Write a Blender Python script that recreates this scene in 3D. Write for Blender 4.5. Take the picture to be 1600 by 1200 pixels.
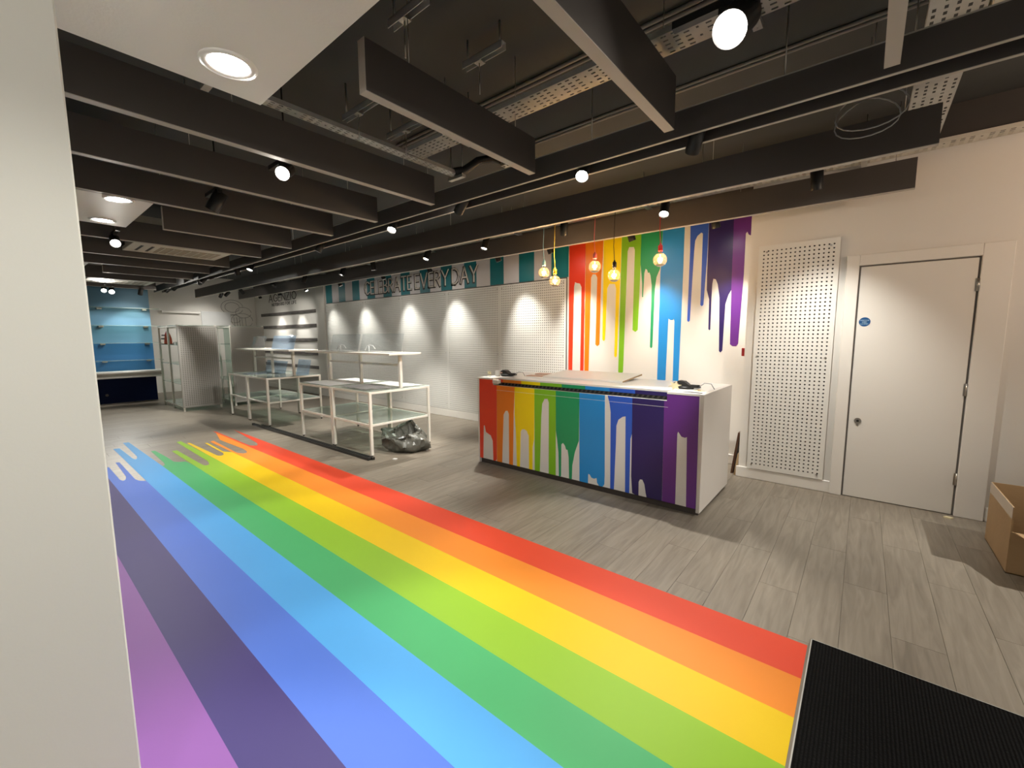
import bpy, bmesh, math, random
from mathutils import Vector, Matrix

random.seed(7)
scene = bpy.context.scene
for o in list(bpy.data.objects):
    bpy.data.objects.remove(o, do_unlink=True)
COL = scene.collection

# ------------------------------------------------------------------ camera
CAM_H = 1.5
YAW, PITCH, ROLL, FPX = 0.6904, -0.1104, -0.0053, 663.44
cd = bpy.data.cameras.new('camera')
cam = bpy.data.objects.new('camera', cd)
COL.objects.link(cam)
cd.sensor_fit = 'HORIZONTAL'
cd.sensor_width = 36.0
cd.lens = FPX / 1600.0 * 36.0
cd.clip_start = 0.02
cd.clip_end = 100
_f = Vector((-math.sin(YAW) * math.cos(PITCH), math.cos(YAW) * math.cos(PITCH), math.sin(PITCH)))
_r = Vector((math.cos(YAW), math.sin(YAW), 0))
_u = _r.cross(_f)
_r2 = math.cos(ROLL) * _r + math.sin(ROLL) * _u
_u2 = -math.sin(ROLL) * _r + math.cos(ROLL) * _u
m = Matrix((( _r2.x, _u2.x, -_f.x, 0), (_r2.y, _u2.y, -_f.y, 0), (_r2.z, _u2.z, -_f.z, CAM_H), (0, 0, 0, 1)))
cam.matrix_world = m
scene.camera = cam

# ------------------------------------------------------------------ world and exposure
w = bpy.data.worlds.new('world')
scene.world = w
w.use_nodes = True
w.node_tree.nodes['Background'].inputs[0].default_value = (0.88, 0.74, 0.61, 1)
w.node_tree.nodes['Background'].inputs[1].default_value = 0.9
vs = scene.view_settings
vs.view_transform = 'Standard'
vs.look = 'None'
vs.gamma = 1
vs.use_curve_mapping = False
vs.exposure = 0.45

# lamp powers in one place (watts of the lamps' own lights)
P_WALL, P_FLOOR, P_TROUGH, P_DOWN, P_BULB = 95, 165, 100, 60, 5

# ------------------------------------------------------------------ materials
def srgb(r, g, b):
    f = lambda c: (c / 12.92) if c <= 0.04045 else ((c + 0.055) / 1.055) ** 2.4
    return (f(r / 255), f(g / 255), f(b / 255), 1)

MATS = {}
def mat(name, col, rough=0.5, metal=0.0, noise=0.0, nscale=8.0, bump=0.0, bscale=60.0, coat=0.0, spec=0.5):
    m = bpy.data.materials.new(name)
    m.use_nodes = True
    nt = m.node_tree
    b = nt.nodes['Principled BSDF']
    b.inputs['Base Color'].default_value = col
    b.inputs['Roughness'].default_value = rough
    b.inputs['Metallic'].default_value = metal
    if coat:
        b.inputs['Coat Weight'].default_value = coat
    tc = nt.nodes.new('ShaderNodeTexCoord')
    if noise:
        n = nt.nodes.new('ShaderNodeTexNoise')
        n.inputs['Scale'].default_value = nscale
        n.inputs['Detail'].default_value = 4
        nt.links.new(tc.outputs['Object'], n.inputs['Vector'])
        mx = nt.nodes.new('ShaderNodeMix')
        mx.data_type = 'RGBA'
        mx.inputs[6].default_value = tuple(c * (1 - noise) for c in col[:3]) + (1,)
        mx.inputs[7].default_value = tuple(min(1, c * (1 + noise)) for c in col[:3]) + (1,)
        nt.links.new(n.outputs['Fac'], mx.inputs[0])
        nt.links.new(mx.outputs[2], b.inputs['Base Color'])
    if bump:
        n2 = nt.nodes.new('ShaderNodeTexNoise')
        n2.inputs['Scale'].default_value = bscale
        nt.links.new(tc.outputs['Object'], n2.inputs['Vector'])
        bp = nt.nodes.new('ShaderNodeBump')
        bp.inputs['Strength'].default_value = bump
        bp.inputs['Distance'].default_value = 0.01
        nt.links.new(n2.outputs['Fac'], bp.inputs['Height'])
        nt.links.new(bp.outputs['Normal'], b.inputs['Normal'])
    b.inputs['Specular IOR Level'].default_value = spec
    MATS[name] = m
    return m

def emit(name, col, strength):
    m = bpy.data.materials.new(name)
    m.use_nodes = True
    b = m.node_tree.nodes['Principled BSDF']
    b.inputs['Base Color'].default_value = (0.8, 0.8, 0.8, 1)
    b.inputs['Emission Color'].default_value = col
    b.inputs['Emission Strength'].default_value = strength
    MATS[name] = m
    return m

def glass(name, tint, body=0.08, rough=0.02, refl=1.0):
    """Thin sheet glass or acrylic: clear tinted sheet, Fresnel gloss, a little milky body."""
    m = bpy.data.materials.new(name)
    m.use_nodes = True
    nt = m.node_tree
    nt.nodes.clear()
    out = nt.nodes.new('ShaderNodeOutputMaterial')
    tr = nt.nodes.new('ShaderNodeBsdfTransparent')
    tr.inputs[0].default_value = tint
    df = nt.nodes.new('ShaderNodeBsdfDiffuse')
    df.inputs[0].default_value = tint
    gl = nt.nodes.new('ShaderNodeBsdfGlossy')
    gl.inputs['Roughness'].default_value = rough
    lw = nt.nodes.new('ShaderNodeLayerWeight')
    lw.inputs[0].default_value = 0.5
    pw = nt.nodes.new('ShaderNodeMath')
    pw.operation = 'POWER'
    pw.inputs[1].default_value = 4.0
    nt.links.new(lw.outputs['Facing'], pw.inputs[0])
    mul = nt.nodes.new('ShaderNodeMath')
    mul.operation = 'MULTIPLY_ADD'
    mul.inputs[1].default_value = 0.55 * refl
    mul.inputs[2].default_value = 0.035 * refl
    nt.links.new(pw.outputs[0], mul.inputs[0])
    a = nt.nodes.new('ShaderNodeMixShader')
    a.inputs[0].default_value = body
    nt.links.new(tr.outputs[0], a.inputs[1])
    nt.links.new(df.outputs[0], a.inputs[2])
    b = nt.nodes.new('ShaderNodeMixShader')
    nt.links.new(mul.outputs[0], b.inputs[0])
    nt.links.new(a.outputs[0], b.inputs[1])
    nt.links.new(gl.outputs[0], b.inputs[2])
    nt.links.new(b.outputs[0], out.inputs[0])
    MATS[name] = m
    return m

def plank_material():
    m = bpy.data.materials.new('grey_oak')
    m.use_nodes = True
    nt = m.node_tree
    L = nt.links.new
    b = nt.nodes['Principled BSDF']
    b.inputs['Roughness'].default_value = 0.42
    g = nt.nodes.new('ShaderNodeNewGeometry')
    sp = nt.nodes.new('ShaderNodeSeparateXYZ')
    L(g.outputs['Position'], sp.inputs[0])
    def mth(op, a, c=None):
        n = nt.nodes.new('ShaderNodeMath')
        n.operation = op
        for i, v in enumerate((a, c)):
            if v is None:
                continue
            if isinstance(v, (int, float)):
                n.inputs[i].default_value = v
            else:
                L(v, n.inputs[i])
        return n.outputs[0]
    col = mth('FLOOR', mth('DIVIDE', mth('ADD', sp.outputs[0], 15.2), 0.2))
    off = mth('MULTIPLY', mth('FRACT', mth('MULTIPLY', col, 0.37)), 1.22)
    row = mth('FLOOR', mth('DIVIDE', mth('ADD', mth('ADD', sp.outputs[1], 4.0), off), 1.22))
    cb = nt.nodes.new('ShaderNodeCombineXYZ')
    L(col, cb.inputs[0]); L(row, cb.inputs[1])
    wn = nt.nodes.new('ShaderNodeTexWhiteNoise')
    wn.noise_dimensions = '3D'
    L(cb.outputs[0], wn.inputs['Vector'])
    # grain stretched along the plank, shifted from plank to plank
    mp = nt.nodes.new('ShaderNodeCombineXYZ')
    L(mth('MULTIPLY', sp.outputs[0], 26.0), mp.inputs[0])
    L(mth('MULTIPLY', sp.outputs[1], 2.2), mp.inputs[1])
    L(mth('MULTIPLY', wn.outputs['Value'], 40.0), mp.inputs[2])
    ns = nt.nodes.new('ShaderNodeTexNoise')
    ns.inputs['Scale'].default_value = 1.0
    ns.inputs['Detail'].default_value = 6
    ns.inputs['Distortion'].default_value = 1.2
    L(mp.outputs[0], ns.inputs['Vector'])
    tone = mth('ADD', mth('MULTIPLY', wn.outputs['Value'], 0.13), mth('MULTIPLY', ns.outputs['Fac'], 0.87))
    cr = nt.nodes.new('ShaderNodeValToRGB')
    cr.color_ramp.elements[0].position = 0.2
    cr.color_ramp.elements[0].color = (0.155, 0.131, 0.103, 1)
    cr.color_ramp.elements[1].position = 0.8
    cr.color_ramp.elements[1].color = (0.305, 0.266, 0.214, 1)
    L(tone, cr.inputs[0])
    L(cr.outputs[0], b.inputs['Base Color'])
    bp = nt.nodes.new('ShaderNodeBump')
    bp.inputs['Strength'].default_value = 0.12
    bp.inputs['Distance'].default_value = 0.004
    L(ns.outputs['Fac'], bp.inputs['Height'])
    L(bp.outputs[0], b.inputs['Normal'])
    MATS['oak'] = m

def ribbed_material():
    m = bpy.data.materials.new('ribbed_mat')
    m.use_nodes = True
    nt = m.node_tree
    L = nt.links.new
    b = nt.nodes['Principled BSDF']
    b.inputs['Roughness'].default_value = 0.95
    b.inputs['Specular IOR Level'].default_value = 0.1
    tc = nt.nodes.new('ShaderNodeTexCoord')
    wv = nt.nodes.new('ShaderNodeTexWave')
    wv.wave_type = 'BANDS'
    wv.bands_direction = 'X'
    wv.inputs['Scale'].default_value = 26
    wv.inputs['Distortion'].default_value = 0.6
    L(tc.outputs['Object'], wv.inputs['Vector'])
    ns = nt.nodes.new('ShaderNodeTexNoise')
    ns.inputs['Scale'].default_value = 160
    L(tc.outputs['Object'], ns.inputs['Vector'])
    mx = nt.nodes.new('ShaderNodeMath'); mx.operation = 'MULTIPLY'
    L(wv.outputs['Fac'], mx.inputs[0]); L(ns.outputs['Fac'], mx.inputs[1])
    cr = nt.nodes.new('ShaderNodeValToRGB')
    cr.color_ramp.elements[0].color = (0.002, 0.002, 0.002, 1)
    cr.color_ramp.elements[1].color = (0.014, 0.014, 0.014, 1)
    L(mx.outputs[0], cr.inputs[0])
    L(cr.outputs[0], b.inputs['Base Color'])
    bp = nt.nodes.new('ShaderNodeBump')
    bp.inputs['Strength'].default_value = 0.8
    bp.inputs['Distance'].default_value = 0.01
    L(mx.outputs[0], bp.inputs['Height'])
    L(bp.outputs[0], b.inputs['Normal'])
    MATS['ribbed'] = m

plank_material(); ribbed_material()
mat('joint', (0.20, 0.175, 0.15, 1), 0.9)
mat('wall_white', (0.74, 0.72, 0.68, 1), 0.6, noise=0.03, nscale=1.5, bump=0.05, bscale=90)
mat('pillar_white', (0.67, 0.675, 0.625, 1), 0.7, noise=0.02, nscale=2, bump=0.015, bscale=120)
mat('trim_white', (0.78, 0.76, 0.72, 1), 0.35, noise=0.02, nscale=3)
mat('peg_white', (0.76, 0.76, 0.73, 1), 0.35, noise=0.02, nscale=3)
mat('peg_grey', (0.36, 0.345, 0.32, 1), 0.5, noise=0.03, nscale=3)
mat('peg_dark', (0.06, 0.06, 0.06, 1), 0.9)
mat('ceiling_dark', (0.056, 0.060, 0.062, 1), 0.85, noise=0.15, nscale=2)
mat('baffle', (0.068, 0.060, 0.056, 1), 0.5, noise=0.15, nscale=3)
mat('baffle_edge', (0.42, 0.39, 0.35, 1), 0.5, noise=0.05, nscale=4)
mat('baffle_inside', (0.006, 0.006, 0.012, 1), 0.6)
mat('black', (0.012, 0.012, 0.012, 1), 0.45)
mat('black_rail', (0.018, 0.018, 0.018, 1), 0.35)
mat('rubber', (0.01, 0.01, 0.01, 1), 0.8)
mat('galv', (0.50, 0.50, 0.48, 1), 0.45, metal=0.5, noise=0.15, nscale=14)
mat('conduit', (0.22, 0.21, 0.20, 1), 0.5, metal=0.2)
mat('steel', (0.45, 0.43, 0.40, 1), 0.3, metal=1.0)
mat('frame_white', (0.74, 0.71, 0.65, 1), 0.4, noise=0.02, nscale=4)
mat('door_white', (0.76, 0.74, 0.70, 1), 0.35, noise=0.02, nscale=2)
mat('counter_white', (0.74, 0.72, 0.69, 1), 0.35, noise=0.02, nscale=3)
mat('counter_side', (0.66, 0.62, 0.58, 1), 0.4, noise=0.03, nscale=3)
mat('toe', (0.06, 0.05, 0.045, 1), 0.6)
mat('gap_grey', (0.16, 0.15, 0.14, 1), 0.8)
mat('teal', (0.006, 0.165, 0.20, 1), 0.45, noise=0.06, nscale=3)
mat('sign_white', (0.62, 0.60, 0.62, 1), 0.5)
mat('letter_white', (0.72, 0.69, 0.64, 1), 0.5)
mat('letter_dark', (0.035, 0.028, 0.026, 1), 0.6)
mat('slat_rail', (0.10, 0.09, 0.085, 1), 0.5, noise=0.15, nscale=10)
mat('blue_light', (0.075, 0.185, 0.285, 1), 0.5, noise=0.05, nscale=2)
mat('blue_mid', (0.03, 0.14, 0.34, 1), 0.5, noise=0.05, nscale=2)
mat('navy', (0.002, 0.010, 0.055, 1), 0.6, noise=0.1, nscale=2, spec=0.15)
mat('card', (0.36, 0.235, 0.12, 1), 0.8, noise=0.08, nscale=9, bump=0.1, bscale=40)
mat('tape', (0.52, 0.43, 0.34, 1), 0.25)
mat('foam', (0.60, 0.58, 0.55, 1), 0.5, bump=0.3, bscale=18)
mat('cable_green', (0.04, 0.09, 0.04, 1), 0.5)
mat('cable_grey', (0.35, 0.35, 0.35, 1), 0.5)
mat('plank_brown', (0.10, 0.045, 0.022, 1), 0.5, noise=0.2, nscale=6)
mat('plank_pale', (0.42, 0.30, 0.17, 1), 0.6, noise=0.12, nscale=8)
mat('bag', (0.11, 0.11, 0.095, 1), 0.32, noise=0.3, nscale=9, bump=0.6, bscale=22)
mat('paper', (0.76, 0.77, 0.77, 1), 0.7, noise=0.05, nscale=6)
mat('paper_grey', (0.34, 0.34, 0.36, 1), 0.4, noise=0.25, nscale=9)
mat('paper_pink', (0.55, 0.36, 0.28, 1), 0.7)
mat('cream', (0.80, 0.72, 0.48, 1), 0.6)
mat('orange_toy', (0.42, 0.055, 0.015, 1), 0.5)
mat('red_box', (0.30, 0.012, 0.012, 1), 0.4)
mat('sign_blue', (0.01, 0.085, 0.25, 1), 0.4)
mat('sign_text', (0.45, 0.65, 0.80, 1), 0.5)
mat('vent_white', (0.62, 0.58, 0.50, 1), 0.5)
mat('vent_tan', (0.36, 0.30, 0.22, 1), 0.6)
mat('ink_grey', (0.22, 0.22, 0.21, 1), 0.7)
mat('lens_off', (0.05, 0.05, 0.06, 1), 0.15)
glass('glass_shelf', (0.90, 0.96, 0.93, 1), 0.10)
glass('glass_green', (0.85, 0.94, 0.90, 1), 0.12)
glass('acrylic', (0.94, 0.96, 0.97, 1), 0.05)
glass('acrylic_blue', (0.76, 0.86, 0.97, 1), 0.15)
glass('bulb_glass', (1.0, 0.93, 0.80, 1), 0.03, 0.03, 1.5)
emit('lens_on', (1.0, 0.93, 0.82, 1), 60)
emit('down_on', (1.0, 0.92, 0.90, 1), 25)
emit('filament', (1.0, 0.60, 0.22, 1), 160)

RB = {
    'red': srgb(230, 62, 30), 'orange': srgb(236, 128, 18), 'yellow': srgb(250, 222, 0),
    'lime': srgb(130, 192, 36), 'green': srgb(34, 152, 98), 'sky': srgb(38, 140, 214),
    'blue': srgb(48, 92, 200), 'indigo': srgb(44, 30, 96), 'violet': srgb(104, 46, 138)}
for k, c in RB.items():
    mat('vinyl_' + k, c, 0.38, noise=0.03, nscale=2.5)
FV = {
    'red': srgb(212, 68, 40), 'orange': srgb(224, 132, 38), 'yellow': srgb(220, 184, 0),
    'lime': srgb(136, 180, 38), 'green': srgb(66, 165, 102), 'sky': srgb(72, 156, 222),
    'blue': srgb(70, 108, 202), 'indigo': srgb(54, 43, 106), 'violet': srgb(126, 78, 152)}
for k, c in FV.items():
    mat('floor_vinyl_' + k, c, 0.55, noise=0.04, nscale=2.0, bump=0.03, bscale=12, spec=0.32)

# ------------------------------------------------------------------ mesh helpers
class MB:
    def __init__(self):
        self.v = []; self.f = []; self.s = []
    def quad(self, *pts):
        i = len(self.v)
        self.v += [tuple(p) for p in pts]
        self.f.append(tuple(range(i, i + len(pts)))); self.s.append(False)
        return self
    def box(self, x0, x1, y0, y1, z0, z1):
        i = len(self.v)
        self.v += [(x0, y0, z0), (x1, y0, z0), (x1, y1, z0), (x0, y1, z0), (x0, y0, z1), (x1, y0, z1), (x1, y1, z1), (x0, y1, z1)]
        for q in ((3, 2, 1, 0), (4, 5, 6, 7), (0, 1, 5, 4), (1, 2, 6, 5), (2, 3, 7, 6), (3, 0, 4, 7)):
            self.f.append(tuple(i + k for k in q)); self.s.append(False)
        return self
    def cbox(self, x0, x1, y0, y1, z0, z1, c=0.004):
        """box with chamfered edges all round"""
        i0 = len(self.v)
        idx = {}
        for sx in (0, 1):
            for sy in (0, 1):
                for sz in (0, 1):
                    X = (x0, x1)[sx]; Y = (y0, y1)[sy]; Z = (z0, z1)[sz]
                    dx = c if sx == 0 else -c; dy = c if sy == 0 else -c; dz = c if sz == 0 else -c
                    for a, p in (('x', (X, Y + dy, Z + dz)), ('y', (X + dx, Y, Z + dz)), ('z', (X + dx, Y + dy, Z))):
                        idx[(sx, sy, sz, a)] = len(self.v)
                        self.v.append(p)
        def F(*k):
            self.f.append(tuple(idx[q] for q in k)); self.s.append(False)
        for s in (0, 1):
            o = [(0, 0), (1, 0), (1, 1), (0, 1)]
            if s == 0: o = o[::-1]
            F(*[(s, a, b, 'x') for a, b in o])
            F(*[(b, s, a, 'y') for a, b in o])
            F(*[(a, b, s, 'z') for a, b in o])
        for a in (0, 1):
            for b in (0, 1):
                q = [(0, a, b, 'y'), (1, a, b, 'y'), (1, a, b, 'z'), (0, a, b, 'z')]
                F(*(q if a == b else q[::-1])) if a == 0 else F(*(q[::-1] if a == b else q))
                q = [(a, 0, b, 'x'), (a, 1, b, 'x'), (a, 1, b, 'z'), (a, 0, b, 'z')]
                F(*q)
                q = [(a, b, 0, 'x'), (a, b, 1, 'x'), (a, b, 1, 'y'), (a, b, 0, 'y')]
                F(*q)
        for sx in (0, 1):
            for sy in (0, 1):
                for sz in (0, 1):
                    F((sx, sy, sz, 'x'), (sx, sy, sz, 'y'), (sx, sy, sz, 'z'))
        return self
    def cyl(self, p0, p1, r0, r1=None, n=16, cap0=True, cap1=True):
        r1 = r0 if r1 is None else r1
        p0 = Vector(p0); p1 = Vector(p1)
        d = (p1 - p0).normalized()
        a = d.orthogonal().normalized(); b = d.cross(a)
        i = len(self.v)
        for k in range(n):
            t = 2 * math.pi * k / n
            o = a * math.cos(t) + b * math.sin(t)
            self.v.append(tuple(p0 + o * r0)); self.v.append(tuple(p1 + o * r1))
        for k in range(n):
            j = (k + 1) % n
            self.f.append((i + 2 * k, i + 2 * j, i + 2 * j + 1, i + 2 * k + 1)); self.s.append(True)
        if cap0: self.f.append(tuple(i + 2 * k for k in range(n))[::-1]); self.s.append(False)
        if cap1: self.f.append(tuple(i + 2 * k + 1 for k in range(n))); self.s.append(False)
        return self
    def tube(self, pts, r, n=6):
        pts = [Vector(p) for p in pts]
        rings = []
        for k, p in enumerate(pts):
            d = (pts[min(k + 1, len(pts) - 1)] - pts[max(k - 1, 0)]).normalized()
            up = Vector((0, 0, 1)) if abs(d.z) < 0.9 else Vector((1, 0, 0))
            a = d.cross(up).normalized(); b = d.cross(a)
            i = len(self.v)
            for q in range(n):
                t = 2 * math.pi * q / n
                self.v.append(tuple(p + a * math.cos(t) * r + b * math.sin(t) * r))
            rings.append(i)
        for i, j in zip(rings, rings[1:]):
            for q in range(n):
                e = (q + 1) % n
                self.f.append((i + q, j + q, j + e, i + e)); self.s.append(True)
        self.f.append(tuple(rings[0] + q for q in range(n))); self.s.append(False)
        self.f.append(tuple(rings[-1] + q for q in range(n))[::-1]); self.s.append(False)
        return self
    def lathe(self, prof, c, n=24):
        """prof: (r, z) from top or bottom; axis z through c"""
        rings = []
        for r, z in prof:
            i = len(self.v)
            for q in range(n):
                t = 2 * math.pi * q / n
                self.v.append((c[0] + r * math.cos(t), c[1] + r * math.sin(t), c[2] + z))
            rings.append(i)
        for i, j in zip(rings, rings[1:]):
            for q in range(n):
                e = (q + 1) % n
                self.f.append((i + q, i + e, j + e, j + q)); self.s.append(True)
        return self
    def prism(self, poly, plane, a, b):
        """poly outline extruded from a to b; plane 'xy' (along z) or 'xz' (along y) or 'yz' (along x)"""
        def P(u, v, t):
            return (u, v, t) if plane == 'xy' else ((u, t, v) if plane == 'xz' else (t, u, v))
        n = len(poly); i = len(self.v)
        self.v += [P(u, v, a) for u, v in poly] + [P(u, v, b) for u, v in poly]
        self.f.append(tuple(range(i, i + n))); self.s.append(False)
        self.f.append(tuple(range(i + 2 * n - 1, i + n - 1, -1))); self.s.append(False)
        for k in range(n):
            j = (k + 1) % n
            self.f.append((i + k, i + n + k, i + n + j, i + j)); self.s.append(False)
        return self
    def mesh(self, name, mt, off=(0, 0, 0)):
        me = bpy.data.meshes.new(name)
        ox, oy, oz = off
        me.from_pydata([(x - ox, y - oy, z - oz) for x, y, z in self.v], [], self.f)
        me.polygons.foreach_set('use_smooth', self.s)
        bm = bmesh.new(); bm.from_mesh(me)
        bmesh.ops.recalc_face_normals(bm, faces=bm.faces[:])
        bm.to_mesh(me); bm.free()
        me.materials.append(MATS[mt] if isinstance(mt, str) else mt)
        me.update()
        return me
    def build(self, name, mt, parent=None, loc=None):
        """vertices are given in world coordinates; the object's origin goes to loc (or its parent's)"""
        base = world_loc(parent) if parent else Vector((0, 0, 0))
        org = Vector(loc) if loc is not None else base
        o = bpy.data.objects.new(name, self.mesh(name, mt, org))
        COL.objects.link(o)
        o.location = org - base
        o.parent = parent
        return o

def world_loc(o):
    p = Vector((0, 0, 0))
    while o:
        p += o.location; o = o.parent
    return p

def tag(o, label=None, cat=None, group=None, kind=None):
    if label: o['label'] = label
    if cat: o['category'] = cat
    if group: o['group'] = group
    if kind: o['kind'] = kind
    return o

def thing(name, label, cat, loc, group=None):
    o = bpy.data.objects.new(name, None)
    COL.objects.link(o)
    o.empty_display_size = 0.05
    o.location = loc
    return tag(o, label, cat, group)

def struct(o, label=None, cat=None):
    return tag(o, label, cat, kind='structure')

def copy_tree(o, parent=None):
    c = o.copy(); COL.objects.link(c); c.parent = parent
    for ch in o.children:
        copy_tree(ch, c)
    return c

def spot_light(name, loc, target, power, cone, blend, col, parent, radius=0.03):
    ld = bpy.data.lights.new(name, 'SPOT')
    ld.energy = power; ld.spot_size = math.radians(cone); ld.spot_blend = blend
    ld.color = col; ld.shadow_soft_size = radius
    o = bpy.data.objects.new(name, ld)
    COL.objects.link(o)
    d = Vector(target) - Vector(loc)
    o.rotation_euler = d.to_track_quat('-Z', 'Y').to_euler()
    o.location = Vector(loc) - (world_loc(parent) if parent else Vector((0, 0, 0)))
    o.parent = parent
    return o

ORD = ['first', 'second', 'third', 'fourth', 'fifth', 'sixth', 'seventh', 'eighth', 'ninth', 'tenth', 'eleventh', 'twelfth', 'thirteenth', 'fourteenth']

# outlines of the paint drips, in metres
FLOOR = {
    'red': [(-7.945,2.384), (-6.703,2.280), (-6.558,2.254), (-6.481,2.212), (-6.571,2.152), (-7.962,2.151), (-8.084,2.130), (-7.908,2.122)],
    'orange': [(-7.904,2.122), (-7.289,2.001), (-6.447,2.030), (-6.248,2.012), (-6.168,1.975), (-6.175,1.940), (-6.286,1.902), (-7.306,1.925), (-7.273,1.874), (-6.371,1.874)],
    'yellow': [(-6.369,1.874), (-6.502,1.810), (-7.232,1.826), (-7.238,1.798), (-6.410,1.783), (-6.315,1.761), (-6.284,1.728), (-6.325,1.696), (-7.435,1.665), (-7.444,1.635), (-6.397,1.628)],
    'lime': [(-6.435,1.628), (-7.656,1.611), (-7.634,1.556), (-6.158,1.538), (-6.017,1.522), (-5.937,1.495), (-5.936,1.463), (-6.005,1.449), (-7.066,1.435), (-7.070,1.380), (-6.103,1.378)],
    'green': [(-6.103,1.378), (-6.327,1.360), (-6.364,1.305), (-6.436,1.265), (-6.703,1.266), (-7.267,1.244), (-7.292,1.204), (-6.499,1.180), (-6.359,1.167), (-6.312,1.134)],
    'sky': [(-6.333,1.134), (-8.178,1.114), (-8.196,1.052), (-7.114,1.031), (-6.993,1.016), (-6.939,0.988), (-7.019,0.977), (-7.820,0.964), (-7.843,0.903), (-5.835,0.893)],
    'blue': [(-5.782,0.893), (-5.849,0.846), (-5.951,0.830), (-6.927,0.840), (-6.948,0.807), (-6.136,0.784), (-6.019,0.763), (-5.977,0.738), (-6.046,0.722), (-6.764,0.724), (-6.707,0.652)],
    'indigo': [(-6.710,0.652), (-6.653,0.643), (-6.666,0.412)],
}
WALL = {
    'red': [(-3.371,3.000), (-3.105,3.000), (-3.114,0.700), (-3.170,0.700), (-3.163,2.203), (-3.189,2.253), (-3.240,2.264), (-3.271,2.282), (-3.286,2.213), (-3.307,0.700), (-3.368,0.700)],
    'orange': [(-3.105,3.000), (-2.829,3.000), (-2.834,2.573), (-2.853,2.326), (-2.865,1.387), (-2.896,1.365), (-2.926,1.387), (-2.914,2.311), (-2.939,2.359), (-2.987,2.364), (-3.011,2.319), (-3.035,0.700), (-3.099,0.700)],
    'yellow': [(-2.829,3.000), (-2.559,3.000), (-2.570,2.340), (-2.597,1.229), (-2.615,1.214), (-2.634,1.232), (-2.628,2.142), (-2.647,2.205), (-2.729,2.211), (-2.760,2.152), (-2.779,1.457), (-2.799,1.435), (-2.819,1.457), (-2.821,2.365)],
    'lime': [(-2.559,3.000), (-2.292,3.000), (-2.292,2.450), (-2.309,1.582), (-2.340,1.558), (-2.380,1.583), (-2.376,2.616), (-2.392,2.654), (-2.456,2.662), (-2.476,2.610), (-2.501,1.021), (-2.537,0.990), (-2.571,1.014), (-2.565,2.137)],
    'green': [(-2.292,3.000), (-2.009,3.000), (-2.037,2.342), (-2.079,2.245), (-2.096,2.102), (-2.105,1.361), (-2.120,1.345), (-2.137,1.361), (-2.138,2.144), (-2.158,2.271), (-2.175,2.312), (-2.191,2.303), (-2.205,2.347), (-2.226,2.361), (-2.240,2.308), (-2.248,2.005), (-2.262,2.004), (-2.265,2.174), (-2.282,2.332), (-2.296,2.450)],
    'sky': [(-2.009,3.000), (-1.753,3.000), (-1.752,2.039), (-1.761,0.700), (-1.828,0.700), (-1.836,1.682), (-1.843,1.715), (-1.860,1.698), (-1.891,1.703), (-1.910,1.719), (-1.912,1.650), (-1.925,0.700), (-2.029,0.700), (-2.031,2.288)],
    'blue': [(-1.692,3.000), (-1.479,3.000), (-1.484,2.412), (-1.502,1.868), (-1.519,1.852), (-1.537,1.868), (-1.542,2.693), (-1.560,2.708), (-1.602,2.676), (-1.626,2.626), (-1.633,2.502), (-1.651,1.685), (-1.667,1.670), (-1.682,1.685), (-1.680,2.508)],
    'indigo': [(-1.479,3.000), (-1.218,3.000), (-1.208,2.018), (-1.234,1.968), (-1.262,1.864), (-1.271,1.330), (-1.290,1.305), (-1.307,1.323), (-1.328,1.939), (-1.355,2.099), (-1.378,2.154), (-1.405,2.162), (-1.413,2.104), (-1.416,1.944), (-1.413,1.575), (-1.423,1.566), (-1.434,1.580), (-1.441,1.928), (-1.471,2.037), (-1.476,2.234)],
    'violet': [(-1.218,3.000), (-1.033,3.000), (-1.028,2.609), (-1.042,2.598), (-1.061,2.611), (-1.075,2.643), (-1.089,2.624), (-1.087,2.196), (-1.108,1.412), (-1.126,1.382), (-1.166,1.382), (-1.192,1.403), (-1.208,2.035)],
}
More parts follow.
